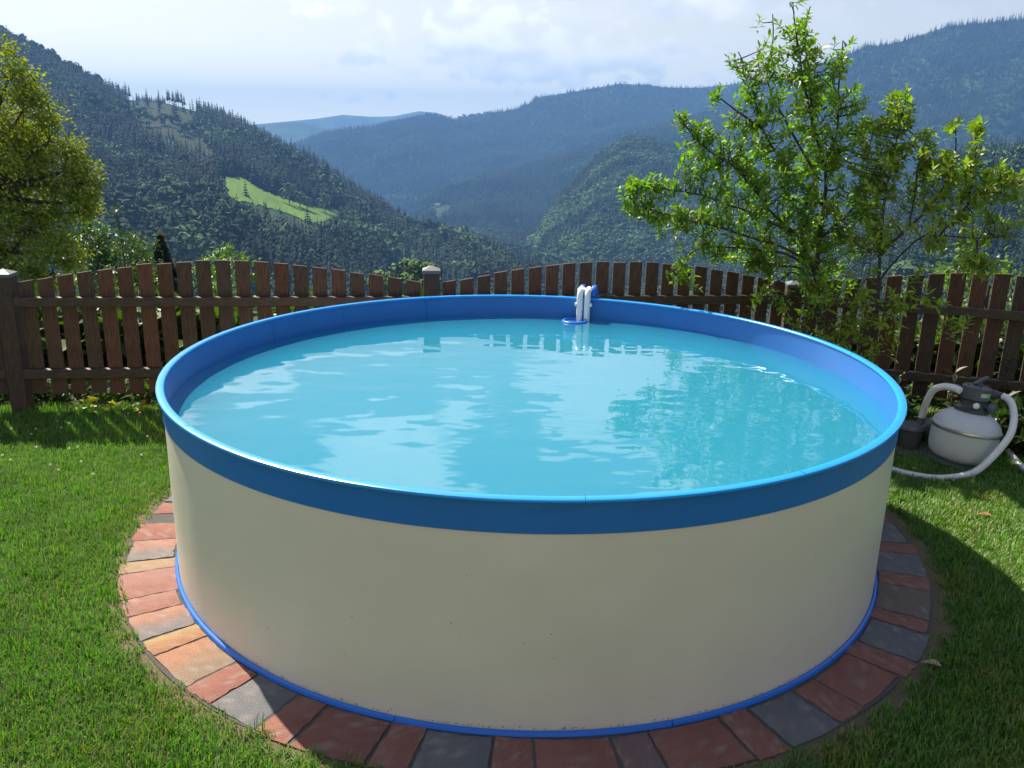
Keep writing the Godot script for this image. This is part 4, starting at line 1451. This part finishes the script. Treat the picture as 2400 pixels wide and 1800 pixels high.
func lump_tree(called: String, label: String, category: String, base: Vector3, trunk: Array, lumps: Array, per: float, leaf_len: float, tones: Array, m: String, trunk_r := 0.1, wide := 0.3) -> Node3D:
	# crown of leafy lumps round limbs that leave the trunk
	var t := thing(called, label, category, base)
	var pts := []
	for q in trunk: pts.append(v3(q) - base)
	var path := spline(pts, 6)
	var rad := PackedFloat32Array()
	for i in path.size(): rad.append(lerpf(trunk_r, trunk_r * 0.3, float(i) / path.size()))
	var w := MB.new()
	w.tube(path, rad, 8)
	part("trunk", w.done(M["bark"]), t)
	var limb := MB.new()
	var lv := MB.new()
	for L in lumps:
		var mid := v3(L) - base
		var r: float = L[3]
		var root := path[0]
		for q in path:
			if q.distance_to(mid - Vector3(0, r, 0)) < root.distance_to(mid - Vector3(0, r, 0)): root = q
		limb.tube(spline([root, (root + mid) * 0.5 - Vector3(0, r * 0.15, 0), mid], 4), PackedFloat32Array([trunk_r * 0.4, trunk_r * 0.36, trunk_r * 0.32, trunk_r * 0.28, trunk_r * 0.24, trunk_r * 0.2, trunk_r * 0.16, trunk_r * 0.13, trunk_r * 0.1]), 5, false)
		var sub := []
		for k in maxi(5, int(r * 16.0)):
			var o := Vector3(rng.randfn(), rng.randfn(), rng.randfn()).normalized()
			sub.append([mid + o * r * rng.randf_range(0.55, 0.95), r * rng.randf_range(0.22, 0.4)])
			limb.tube(PackedVector3Array([mid, sub[-1][0]]), PackedFloat32Array([trunk_r * 0.09, 0.003]), 3, false)
		for k in int(per * r * r):
			var s: Array = sub[rng.randi() % sub.size()]
			var o := Vector3(rng.randfn(), rng.randfn() * 0.8, rng.randfn())
			var at: Vector3 = s[0] + o * s[1] * 0.62
			var ld := (o.normalized() + Vector3(rng.randfn(), rng.randfn() - 0.3, rng.randfn()) * 0.7).normalized()
			var up := (Vector3.UP + Vector3(rng.randfn(), rng.randfn(), rng.randfn()) * 0.6)
			var x := ld.cross(up).normalized()
			var l := leaf_len * rng.randf_range(0.7, 1.3)
			lv.col = (tones[0] as Color).lerp(tones[1], rng.randf()) * rng.randf_range(0.75, 1.25)
			var z := x.cross(ld)
			var tip := at + ld * l - z * l * 0.2
			var mm := at + ld * l * 0.5
			lv.tri_n(at, mm + x * l * wide + z * l * 0.08, tip, z, (z - x * 0.3).normalized(), z)
			lv.tri_n(at, tip, mm - x * l * wide + z * l * 0.08, z, z, (z + x * 0.3).normalized())
	part("limbs", limb.done(M["bark"]), t)
	var f := part("crown", lv.done(M[m]), t)
	f.set_meta("kind", "stuff")
	return t

func make_trees() -> void:
	var T1 := [
		[[2.30, -0.02, -6.00], [2.26, 0.27, -6.00], [2.19, 0.77, -6.00], [2.17, 1.08, -6.12], [2.17, 1.44, -6.14], [2.17, 1.77, -6.17], [2.04, 2.10, -6.17], [1.91, 2.44, -6.12], [1.83, 2.73, -6.12], [1.80, 2.87, -6.12]],
		[[2.17, 1.08, -6.12], [2.04, 1.33, -6.12], [2.06, 1.68, -6.12], [2.19, 2.00, -6.12], [2.17, 2.33, -6.12], [2.16, 2.64, -6.12]],
		[[2.12, 1.27, -6.12], [1.83, 1.48, -6.12], [1.71, 1.61, -6.12], [1.53, 1.80, -6.16], [1.37, 1.89, -6.16], [1.21, 2.02, -6.16], [1.11, 2.15, -6.16]],
		[[2.04, 1.33, -6.12], [1.63, 1.51, -6.12], [1.52, 1.54, -6.16], [1.31, 1.61, -6.16], [0.98, 1.66, -6.16], [0.85, 1.70, -6.16], [0.81, 1.68, -6.16]],
		[[2.16, 1.12, -6.12], [1.98, 1.23, -6.12], [1.82, 1.29, -6.12], [1.66, 1.33, -6.12], [1.41, 1.40, -6.16], [1.16, 1.45, -6.16], [0.83, 1.54, -6.16]],
		[[2.17, 1.08, -6.12], [1.95, 1.21, -6.12], [1.75, 1.24, -6.12], [1.51, 1.25, -6.16], [1.33, 1.24, -6.16], [1.21, 1.15, -6.16], [1.12, 1.05, -6.16]],
		[[2.17, 1.05, -6.12], [2.03, 1.12, -6.12], [1.91, 1.13, -6.12], [1.78, 1.15, -6.12], [1.73, 1.16, -6.12]],
		[[2.17, 0.92, -6.00], [2.02, 1.08, -6.12], [1.92, 1.03, -6.12], [1.83, 0.96, -6.12], [1.76, 0.92, -6.12]],
		[[2.16, 1.56, -6.12], [1.91, 1.79, -6.17], [1.71, 2.07, -6.22], [1.60, 2.38, -6.22], [1.48, 2.56, -6.16]],
		[[2.13, 1.73, -6.17], [1.91, 2.08, -6.27], [1.74, 2.39, -6.32], [1.75, 2.65, -6.32], [1.73, 2.82, -6.32]],
		[[2.04, 2.08, -6.17], [1.99, 2.44, -6.22], [1.93, 2.68, -6.22], [1.95, 2.86, -6.22]],
		[[1.71, 2.07, -6.22], [1.49, 2.19, -6.16], [1.33, 2.30, -6.16]],
		[[2.17, 1.33, -6.12], [2.38, 1.56, -6.12], [2.43, 1.80, -6.12], [2.43, 1.95, -6.12]]]
	var B1 := [[1.62, 1.67, -6.15, 0.24, 0.17, 0.2, 18], [1.41, 1.62, -6.15, 0.18, 0.11, 0.12, 12], [1.66, 2.39, -6.2, 0.17, 0.18, 0.2, 12], [1.79, 2.57, -6.15, 0.17, 0.17, 0.2, 10], [2.05, 2.52, -6.1, 0.15, 0.15, 0.2, 12], [1.48, 2.05, -6.15, 0.15, 0.11, 0.15, 12], [2.28, 2.08, -6.1, 0.15, 0.19, 0.25, 16], [1.96, 1.59, -6.15, 0.28, 0.18, 0.3, 26], [1.29, 1.85, -6.2, 0.14, 0.08, 0.1, 9], [2.33, 1.51, -6.1, 0.19, 0.22, 0.25, 18], [2.03, 1.05, -6.1, 0.22, 0.15, 0.2, 16], [1.71, 1.22, -6.2, 0.19, 0.09, 0.15, 12], [1.82, 2.73, -6.12, 0.18, 0.15, 0.1, 7], [1.72, 2.68, -6.27, 0.12, 0.14, 0.1, 5], [1.94, 2.73, -6.22, 0.09, 0.12, 0.08, 4], [1.49, 2.50, -6.16, 0.07, 0.07, 0.06, 4], [1.33, 2.30, -6.16, 0.07, 0.05, 0.05, 4], [2.16, 2.60, -6.12, 0.09, 0.11, 0.08, 5], [1.85, 2.41, -6.17, 0.28, 0.18, 0.24, 26], [2.01, 2.10, -6.12, 0.37, 0.28, 0.36, 46], [1.65, 2.15, -6.22, 0.18, 0.18, 0.2, 16], [2.16, 2.33, -6.12, 0.19, 0.19, 0.2, 16], [1.77, 1.81, -6.12, 0.33, 0.24, 0.32, 34], [2.14, 1.74, -6.12, 0.31, 0.31, 0.36, 40], [1.45, 1.90, -6.16, 0.15, 0.11, 0.09, 14], [1.27, 2.02, -6.16, 0.1, 0.09, 0.07, 12], [1.13, 2.15, -6.16, 0.05, 0.05, 0.04, 6], [1.05, 1.68, -6.16, 0.21, 0.06, 0.07, 16], [0.84, 1.65, -6.16, 0.09, 0.07, 0.06, 12], [0.88, 1.50, -6.16, 0.12, 0.06, 0.07, 12], [1.18, 1.45, -6.16, 0.27, 0.08, 0.09, 26], [1.53, 1.43, -6.16, 0.24, 0.11, 0.16, 26], [1.88, 1.37, -6.12, 0.27, 0.16, 0.24, 34], [2.21, 1.20, -6.12, 0.28, 0.25, 0.28, 36], [1.36, 1.24, -6.16, 0.18, 0.07, 0.07, 12], [1.21, 1.09, -6.16, 0.09, 0.08, 0.06, 7], [1.34, 1.02, -6.16, 0.08, 0.07, 0.06, 4], [1.77, 1.16, -6.12, 0.12, 0.07, 0.08, 9], [1.78, 0.92, -6.12, 0.05, 0.04, 0.06, 4], [1.86, 1.00, -6.12, 0.07, 0.05, 0.06, 5], [2.07, 0.92, -5.85, 0.18, 0.18, 0.2, 18], [1.34, 1.78, -6.16, 0.15, 0.04, 0.06, 7], [2.22, 0.69, -5.80, 0.15, 0.18, 0.2, 14]]
	garden_tree("garden_tree", "large leafy garden tree with spreading left branches behind the pool's right rim", Vector3(2.3, 0, -6.0), T1, B1, 0.056, [Color(0.17, 0.26, 0.028), Color(0.31, 0.42, 0.05), Color(0.4, 0.42, 0.08)], 0.03)
	var T2 := [
		[[2.55, -0.02, -5.75], [2.54, 0.37, -5.75], [2.5, 0.7, -5.75], [2.46, 1.15, -5.75], [2.44, 1.37, -5.75], [2.43, 1.68, -5.75], [2.45, 1.98, -5.75], [2.47, 2.21, -5.75], [2.47, 2.31, -5.75]],
		[[2.45, 1.26, -5.75], [2.47, 1.33, -5.7], [2.54, 1.46, -5.6], [2.66, 1.64, -5.55], [2.72, 1.86, -5.5], [2.7, 2.09, -5.5]],
		[[2.49, 1.03, -5.75], [2.49, 1.13, -5.75], [2.61, 1.39, -5.6], [2.7, 1.43, -5.5], [2.89, 1.43, -5.4], [3.02, 1.45, -5.35]],
		[[2.54, 1.46, -5.6], [2.58, 1.69, -5.65], [2.59, 1.85, -5.7], [2.64, 2.05, -5.7]],
		[[2.7, 1.43, -5.5], [2.83, 1.63, -5.45], [2.92, 1.74, -5.4], [3.05, 1.77, -5.35], [3.08, 1.8, -5.3]],
		[[2.83, 1.63, -5.45], [2.82, 1.89, -5.45], [2.81, 2.12, -5.45]],
		[[2.49, 0.73, -5.75], [2.32, 0.98, -5.7], [2.37, 1.15, -5.7], [2.36, 1.29, -5.7]],
		[[2.48, 0.91, -5.75], [2.56, 1.0, -5.6], [2.66, 1.05, -5.5], [2.83, 0.9, -5.42]],
		[[2.89, 1.43, -5.4], [2.86, 1.33, -5.3], [2.86, 1.3, -5.25]]]
	var B2 := [[2.31, 2, -5.95, 0.17, 0.18, 0.2, 14], [2.39, 1.72, -5.95, 0.14, 0.17, 0.2, 12], [2.45, 1.47, -5.95, 0.14, 0.15, 0.2, 12], [2.4, 2.22, -5.95, 0.11, 0.12, 0.15, 8], [2.48, 2.21, -5.75, 0.07, 0.11, 0.08, 10], [2.45, 2.0, -5.75, 0.13, 0.13, 0.15, 14], [2.36, 1.84, -5.75, 0.15, 0.15, 0.2, 14], [2.55, 1.8, -5.65, 0.15, 0.15, 0.2, 16], [2.65, 2.01, -5.7, 0.06, 0.06, 0.08, 4], [2.72, 1.96, -5.5, 0.13, 0.15, 0.15, 14], [2.75, 1.76, -5.5, 0.21, 0.18, 0.25, 24], [2.81, 2.09, -5.45, 0.04, 0.05, 0.06, 4], [2.9, 1.76, -5.42, 0.15, 0.12, 0.2, 16], [3.02, 1.74, -5.35, 0.12, 0.09, 0.12, 8], [2.76, 1.54, -5.5, 0.26, 0.12, 0.2, 20], [2.95, 1.54, -5.35, 0.15, 0.12, 0.15, 8], [2.86, 1.31, -5.28, 0.13, 0.08, 0.12, 12], [2.69, 1.4, -5.5, 0.07, 0.04, 0.06, 4], [2.37, 1.37, -5.75, 0.13, 0.18, 0.2, 14], [2.34, 1.63, -5.7, 0.12, 0.15, 0.2, 8], [2.63, 1.05, -5.5, 0.15, 0.15, 0.15, 14], [2.83, 0.9, -5.42, 0.1, 0.04, 0.08, 5], [2.35, 0.98, -5.7, 0.18, 0.18, 0.2, 14], [2.39, 0.61, -5.75, 0.24, 0.18, 0.2, 22], [2.55, 0.82, -5.65, 0.12, 0.15, 0.15, 9]]
	garden_tree("garden_tree", "slender yellow-green garden tree leaning right over the filter tank", Vector3(2.55, 0, -5.75), T2, B2, 0.056, [Color(0.21, 0.27, 0.025), Color(0.37, 0.43, 0.05), Color(0.45, 0.42, 0.08)], 0.022)
	# tree beyond the left fence
	lump_tree("broadleaf_tree", "big sunlit olive-green tree cut off by the left picture edge", "tree", Vector3(-11.9, ground_y(-11.9, -19.0), -19), [[-11.9, -2.8, -19], [-11.7, -1.0, -19], [-11.3, 0.8, -19], [-11.1, 2.6, -19]],
		[[-10.72, 2.95, -19, 0.61], [-11.01, 3.45, -18.8, 0.51], [-10.46, 2.27, -18.9, 0.65], [-10.09, 1.66, -19.1, 0.6], [-11.61, 1.9, -19, 1.24], [-9.8, 1.05, -19, 0.69], [-9.37, 0.79, -19.1, 0.44], [-10.67, 0.76, -18.6, 1.11], [-9.73, 0.14, -19.2, 0.52], [-10.63, -0.25, -18.7, 0.91], [-11.89, 0.1, -19, 1.25], [-10.02, -0.71, -19.1, 0.4], [-11.22, -1.11, -19, 0.72], [-9.47, 0.37, -19, 0.39], [-12.6, 2.6, -19.4, 1.2], [-11.8, 1.0, -20.2, 1.3], [-10.4, -1.2, -19.1, 0.5], [-13.2, 0.4, -19, 1.3]], 2700.0, 0.09, [Color(0.2, 0.23, 0.035), Color(0.36, 0.37, 0.075)], "olive leaf", 0.2)
	make_backdrop_plants()

func spruce(at: Vector3, h: float, label: String) -> void:
	var o := solo("spruce", conifer_mesh(55, 20, 11, 0.3, 0.03), label, "spruce", at)
	o.scale = Vector3(h, h, h)
	tint_mesh(o, Color(0.022, 0.032, 0.022))

func gy(x: float, z: float) -> Vector3:
	return Vector3(x, ground_y(x, z) - 0.03, z)

func make_backdrop_plants() -> void:
	spruce(gy(-11.15, -27.0), 3.35, "small dark spruce behind the left fence panel")
	var grn := [Color(0.055, 0.09, 0.03), Color(0.085, 0.125, 0.045)]
	var lime := [Color(0.12, 0.19, 0.025), Color(0.19, 0.27, 0.04)]
	var b := gy(-5.05, -11.0)
	lump_tree("sapling", "thin sapling with sparse glinting leaves behind the left fence panel", "sapling", b, [[-5.05, b.y, -11], [-5.03, 0.1, -11], [-5.08, 1.15, -11]], [[-5.08, 0.95, -11, 0.1], [-4.98, 0.62, -11, 0.2], [-5.15, 0.45, -11, 0.18], [-4.9, 0.42, -11, 0.22], [-5.0, 0.1, -11, 0.3], [-4.72, 0.25, -11, 0.2], [-4.65, 0.5, -11, 0.12], [-5.3, 0.1, -11.1, 0.2], [-4.8, -0.1, -11.1, 0.3]], 1500.0, 0.055, grn, "leaf", 0.018)
	b = gy(-10.26, -30.0)
	lump_tree("shrub", "taller of two yellow-green shrubs rising behind the middle of the left fence panel", "shrub", b, [[-10.26, b.y, -30], [-10.2, -2.6, -30]], [[-10.2, -2.1, -30, 0.3], [-10.3, -2.6, -30, 0.5], [-9.7, -2.5, -30, 0.35], [-9.2, -2.8, -30, 0.4], [-10.2, -3.4, -30, 0.8]], 900.0, 0.12, lime, "leaf", 0.05)
	b = gy(-11.2, -30.5)
	lump_tree("shrub", "lower of two yellow-green shrubs rising behind the middle of the left fence panel", "shrub", b, [[-11.2, b.y, -30.5], [-11.2, -3.0, -30.5]], [[-11.2, -2.75, -30.5, 0.35], [-10.9, -3.0, -30.5, 0.4], [-11.2, -3.6, -30.5, 0.8]], 900.0, 0.12, lime, "leaf", 0.05)
	b = gy(-17.8, -38.0)
	lump_tree("broadleaf_tree", "grey-green bushy tree beside the big left tree", "tree", b, [[-17.8, b.y, -38], [-17.8, -3.2, -38]], [[-18.6, -2.9, -38, 0.9], [-17.4, -3.6, -38, 1.1], [-16.4, -4.4, -38, 1.0], [-19.2, -3.8, -38, 1.3], [-17.6, -5.0, -38, 1.6]], 700.0, 0.17, grn, "leaf", 0.12)
	# bushes seen through the gaps of the left fence
	var row := [[-4.4, -9.2, 0.5, "dark ivy-like bush behind the leftmost pickets"], [-3.5, -9.6, 0.42, "leafy bush behind the fourth and fifth pickets of the left panel"], [-2.7, -10.2, 0.5, "leafy bush behind the seventh and eighth pickets of the left panel"], [-1.6, -10.6, 0.45, "leafy bush behind the pickets left of the pool's back rim"], [-0.4, -10.4, 0.4, "leafy bush behind the middle fence post"]]
	for e in row:
		b = gy(e[0], e[1])
		var r: float = e[2]
		lump_tree("bush", e[3], "bush", b, [[e[0], b.y, e[1]], [e[0], b.y + r, e[1]]], [[e[0], b.y + r * 0.9, e[1], r], [e[0] + r * 0.6, b.y + r * 0.6, e[1] + 0.1, r * 0.7], [e[0] - r * 0.6, b.y + r * 0.7, e[1], r * 0.7], [e[0] + 0.1, b.y + r * 1.7, e[1], r * 0.5]], 1500.0, 0.06, grn, "leaf", 0.03)
	var bright := [[4.25, -7.6, 0.36, 1.15, "bright yellow-green bush rising above the fence at the right picture edge"], [3.75, -7.6, 0.3, 0.55, "bright bush behind the third gap from the right in the right panel"], [4.9, -7.5, 0.4, 1.0, "bright bush behind the fence just beyond the right picture edge"], [3.2, -8.2, 0.3, 0.4, "low bright bush behind the right panel near the garden trees"]]
	for e in bright:
		b = gy(e[0], e[1])
		var r: float = e[2]
		var h: float = e[3]
		var lumps := []
		for k in 6:
			lumps.append([e[0] + rng.randf_range(-0.3, 0.3), lerpf(b.y + 0.2, h - r * 0.6, k / 5.0), e[1] + rng.randf_range(-0.1, 0.1), r * rng.randf_range(0.7, 1.0)])
		lump_tree("bush", e[4], "bush", b, [[e[0], b.y, e[1]], [e[0], h - r, e[1]]], lumps, 1500.0, 0.065, lime, "leaf", 0.03)
	# round trees on the slope just left of the middle post
	var bl := broadleaf_mesh(61, 1500, 0.026)
	for e in [[-7.5, -7.9, 190.0, 12.0, "larger round tree showing above the pickets left of the middle post"], [-6.15, -8.1, 186.0, 9.0, "smaller round tree showing above the pickets left of the middle post"]]:
		var a := deg_to_rad(e[0])
		var x: float = sin(a) * e[2]
		var z: float = -cos(a) * e[2]
		var top: float = 2.0 + e[2] * tan(deg_to_rad(e[1]))
		var o := solo("round_tree", bl, e[4], "tree", Vector3(x, ground_y(x, z), z))
		var hh: float = top - ground_y(x, z)
		o.scale = Vector3(e[3] * 1.5, hh, e[3] * 1.5)
		tint_mesh(o, Color(0.09, 0.15, 0.045))

# ---------------------------------------------------------------- small things

func rosette(label: String, at: Vector3, h: float, n: int, l: float, tone: Color) -> void:
	var t := thing("leafy_plant", label, "plant", at)
	var s := MB.new()
	s.tube(PackedVector3Array([Vector3.ZERO, Vector3(0.01, h * 0.5, 0), Vector3(0, h, 0)]), PackedFloat32Array([0.006, 0.005, 0.003]), 5)
	part("stem", s.done(M["bark"]), t)
	for k in n:
		var a := k * 2.4
		var y := lerpf(h * 0.35, h, float(k + 1) / n)
		var d := Vector3(cos(a), lerpf(0.1, 0.9, float(k) / n), sin(a)).normalized()
		var x := d.cross(Vector3.UP).normalized()
		var m := MB.new()
		m.col = tone * rng.randf_range(0.8, 1.2)
		m.leaf(Transform3D(Basis(x, d, x.cross(d)), Vector3.ZERO), l * rng.randf_range(0.8, 1.2), l * 0.16, 0.3, 0.3)
		part("leaf", m.done(M["leaf"]), t, Vector3(0, y, 0))

func make_small_things() -> void:
	rosette("upright plant with a star of long leaves just behind the filter valve", Vector3(3.02, 0, -5.62), 0.5, 14, 0.1, Color(0.05, 0.08, 0.022))
	rosette("leafy plant in the shade right of the filter tank", Vector3(3.35, 0, -5.55), 0.34, 14, 0.11, Color(0.035, 0.06, 0.018))
	rosette("dark leafy plant against the fence at the right picture edge", Vector3(3.5, 0, -5.85), 0.55, 16, 0.11, Color(0.035, 0.06, 0.018))
	rosette("low leafy plant between pump and fence", Vector3(2.75, 0, -5.85), 0.4, 14, 0.09, Color(0.035, 0.06, 0.018))
	# fallen leaves
	for e in [[Vector3(2.65, 0.035, -4.31), 0.075, Color(0.4, 0.19, 0.1), "curled reddish-brown fallen leaf on the sunlit grass right of the pool"], [Vector3(1.7, 0.035, -2.9), 0.07, Color(0.36, 0.24, 0.13), "tan fallen leaf lying in the pool's shadow beside the pavers"]]:
		var m := MB.new()
		m.col = e[2]
		m.leaf(Transform3D(Basis.from_euler(Vector3(-1.25, 0.8, 0.2)), Vector3.ZERO), e[1], e[1] * 0.24, 0.5, 0.5)
		solo("fallen_leaf", m.done(M["petal"]), e[3], "leaf", e[0])
	# clover heads
	for e in [[Vector3(2.55, 0, -4.8), "leftmost of three white clover heads in front of the filter hose"], [Vector3(2.67, 0, -4.8), "middle of three white clover heads in front of the filter hose"], [Vector3(2.82, 0, -4.86), "rightmost of three white clover heads in front of the filter hose"]]:
		clover(e[0], 0.02, e[1], "")
	for k in 26:
		var x := rng.randf_range(-3.6, -1.9)
		var z := rng.randf_range(-5.75, -4.4)
		if absf(x) > 0.62 * -z + 0.1 or Vector2(x - C.x, z - C.z).length() < 2.2: continue
		clover(Vector3(x, 0, z), 0.009, "tiny white clover head in the grass below the left fence", "tiny clover heads in the left grass")
	# low autumn-coloured plant
	var p := thing("ground_plant", "low plant with yellow, orange and green leaves at the foot of the left fence", "plant", Vector3(-2.7, 0, -5.86))
	for k in 60:
		var m := MB.new()
		m.col = [Color(0.5, 0.36, 0.04), Color(0.16, 0.22, 0.04), Color(0.45, 0.16, 0.05), Color(0.12, 0.2, 0.03), Color(0.4, 0.38, 0.08)][rng.randi() % 5]
		var d := Vector3(rng.randfn(), absf(rng.randfn()) * 0.5 + 0.2, rng.randfn()).normalized()
		var x := d.cross(Vector3.UP).normalized()
		var l := rng.randf_range(0.035, 0.06)
		m.leaf(Transform3D(Basis(x, d, x.cross(d)), Vector3.ZERO), l, l * 0.3, 0.3, 0.3)
		part("leaf", m.done(M["leaf"]), p, Vector3(rng.randf_range(-0.42, 0.4), rng.randf_range(0.02, 0.09), rng.randf_range(-0.06, 0.1)))
	var lone := MB.new()
	lone.col = Color(0.6, 0.42, 0.02)
	lone.leaf(Transform3D(Basis.from_euler(Vector3(-0.6, 0.4, -1.3)), Vector3.ZERO), 0.1, 0.022, 0.4, 0.5)
	solo("yellow_leaf", lone.done(M["leaf"]), "single bright yellow leaf hanging below the left fence pickets", "leaf", Vector3(-3.06, 0.1, -5.82))
	# a few loops of dark cord left on the fence rail beside the skimmer
	var co := MB.new()
	var pts := []
	for k in 30:
		var a := k * 0.75
		pts.append(Vector3(0.66 + cos(a) * 0.045 + k * 0.002, 0.868 + 0.008 * sin(k * 1.7), -6.285 + sin(a) * 0.018))
	var path := spline(pts, 3)
	var rad := PackedFloat32Array()
	for i in path.size(): rad.append(0.0032)
	co.tube(path, rad, 5)
	solo("cord", co.done(M["dark plastic"]), "loose coil of dark cord on the fence rail beside the skimmer", "cord")

func clover(at: Vector3, r: float, label: String, group: String) -> void:
	if not M.has("clover"):
		var m := MB.new()
		var q := RandomNumberGenerator.new()
		q.seed = 4
		for k in 40:
			var o := Vector3(q.randfn(), q.randfn() + 0.4, q.randfn()).normalized()
			var x := o.cross(Vector3(0.3, 1, 0.1)).normalized()
			m.col = Color(0.75, 0.74, 0.7) * q.randf_range(0.85, 1.05)
			m.tri(o * 0.4 - x * 0.14, o * 0.4 + x * 0.14, o * 1.05 + x.cross(o) * 0.1)
			m.tri(o * 0.4 + x * 0.14, o * 0.4 - x * 0.14, o * 1.05 + x.cross(o) * 0.1 + o * 0.02)
		M["clover"] = m.done(M["petal"])
		var s := MB.new()
		s.col = Color(0.1, 0.17, 0.03)
		s.tube(PackedVector3Array([Vector3.ZERO, Vector3(0.003, 0.03, 0), Vector3(0, 0.055, 0)]), PackedFloat32Array([0.0012, 0.0012, 0.001]), 4)
		M["clover stem"] = s.done(M["grass"])
	var t := thing("clover_flower", label, "flower", at, group)
	part("stem", M["clover stem"], t)
	var h := part("flower_head", M["clover"], t, Vector3(0, 0.055, 0))
	h.scale = Vector3.ONE * r
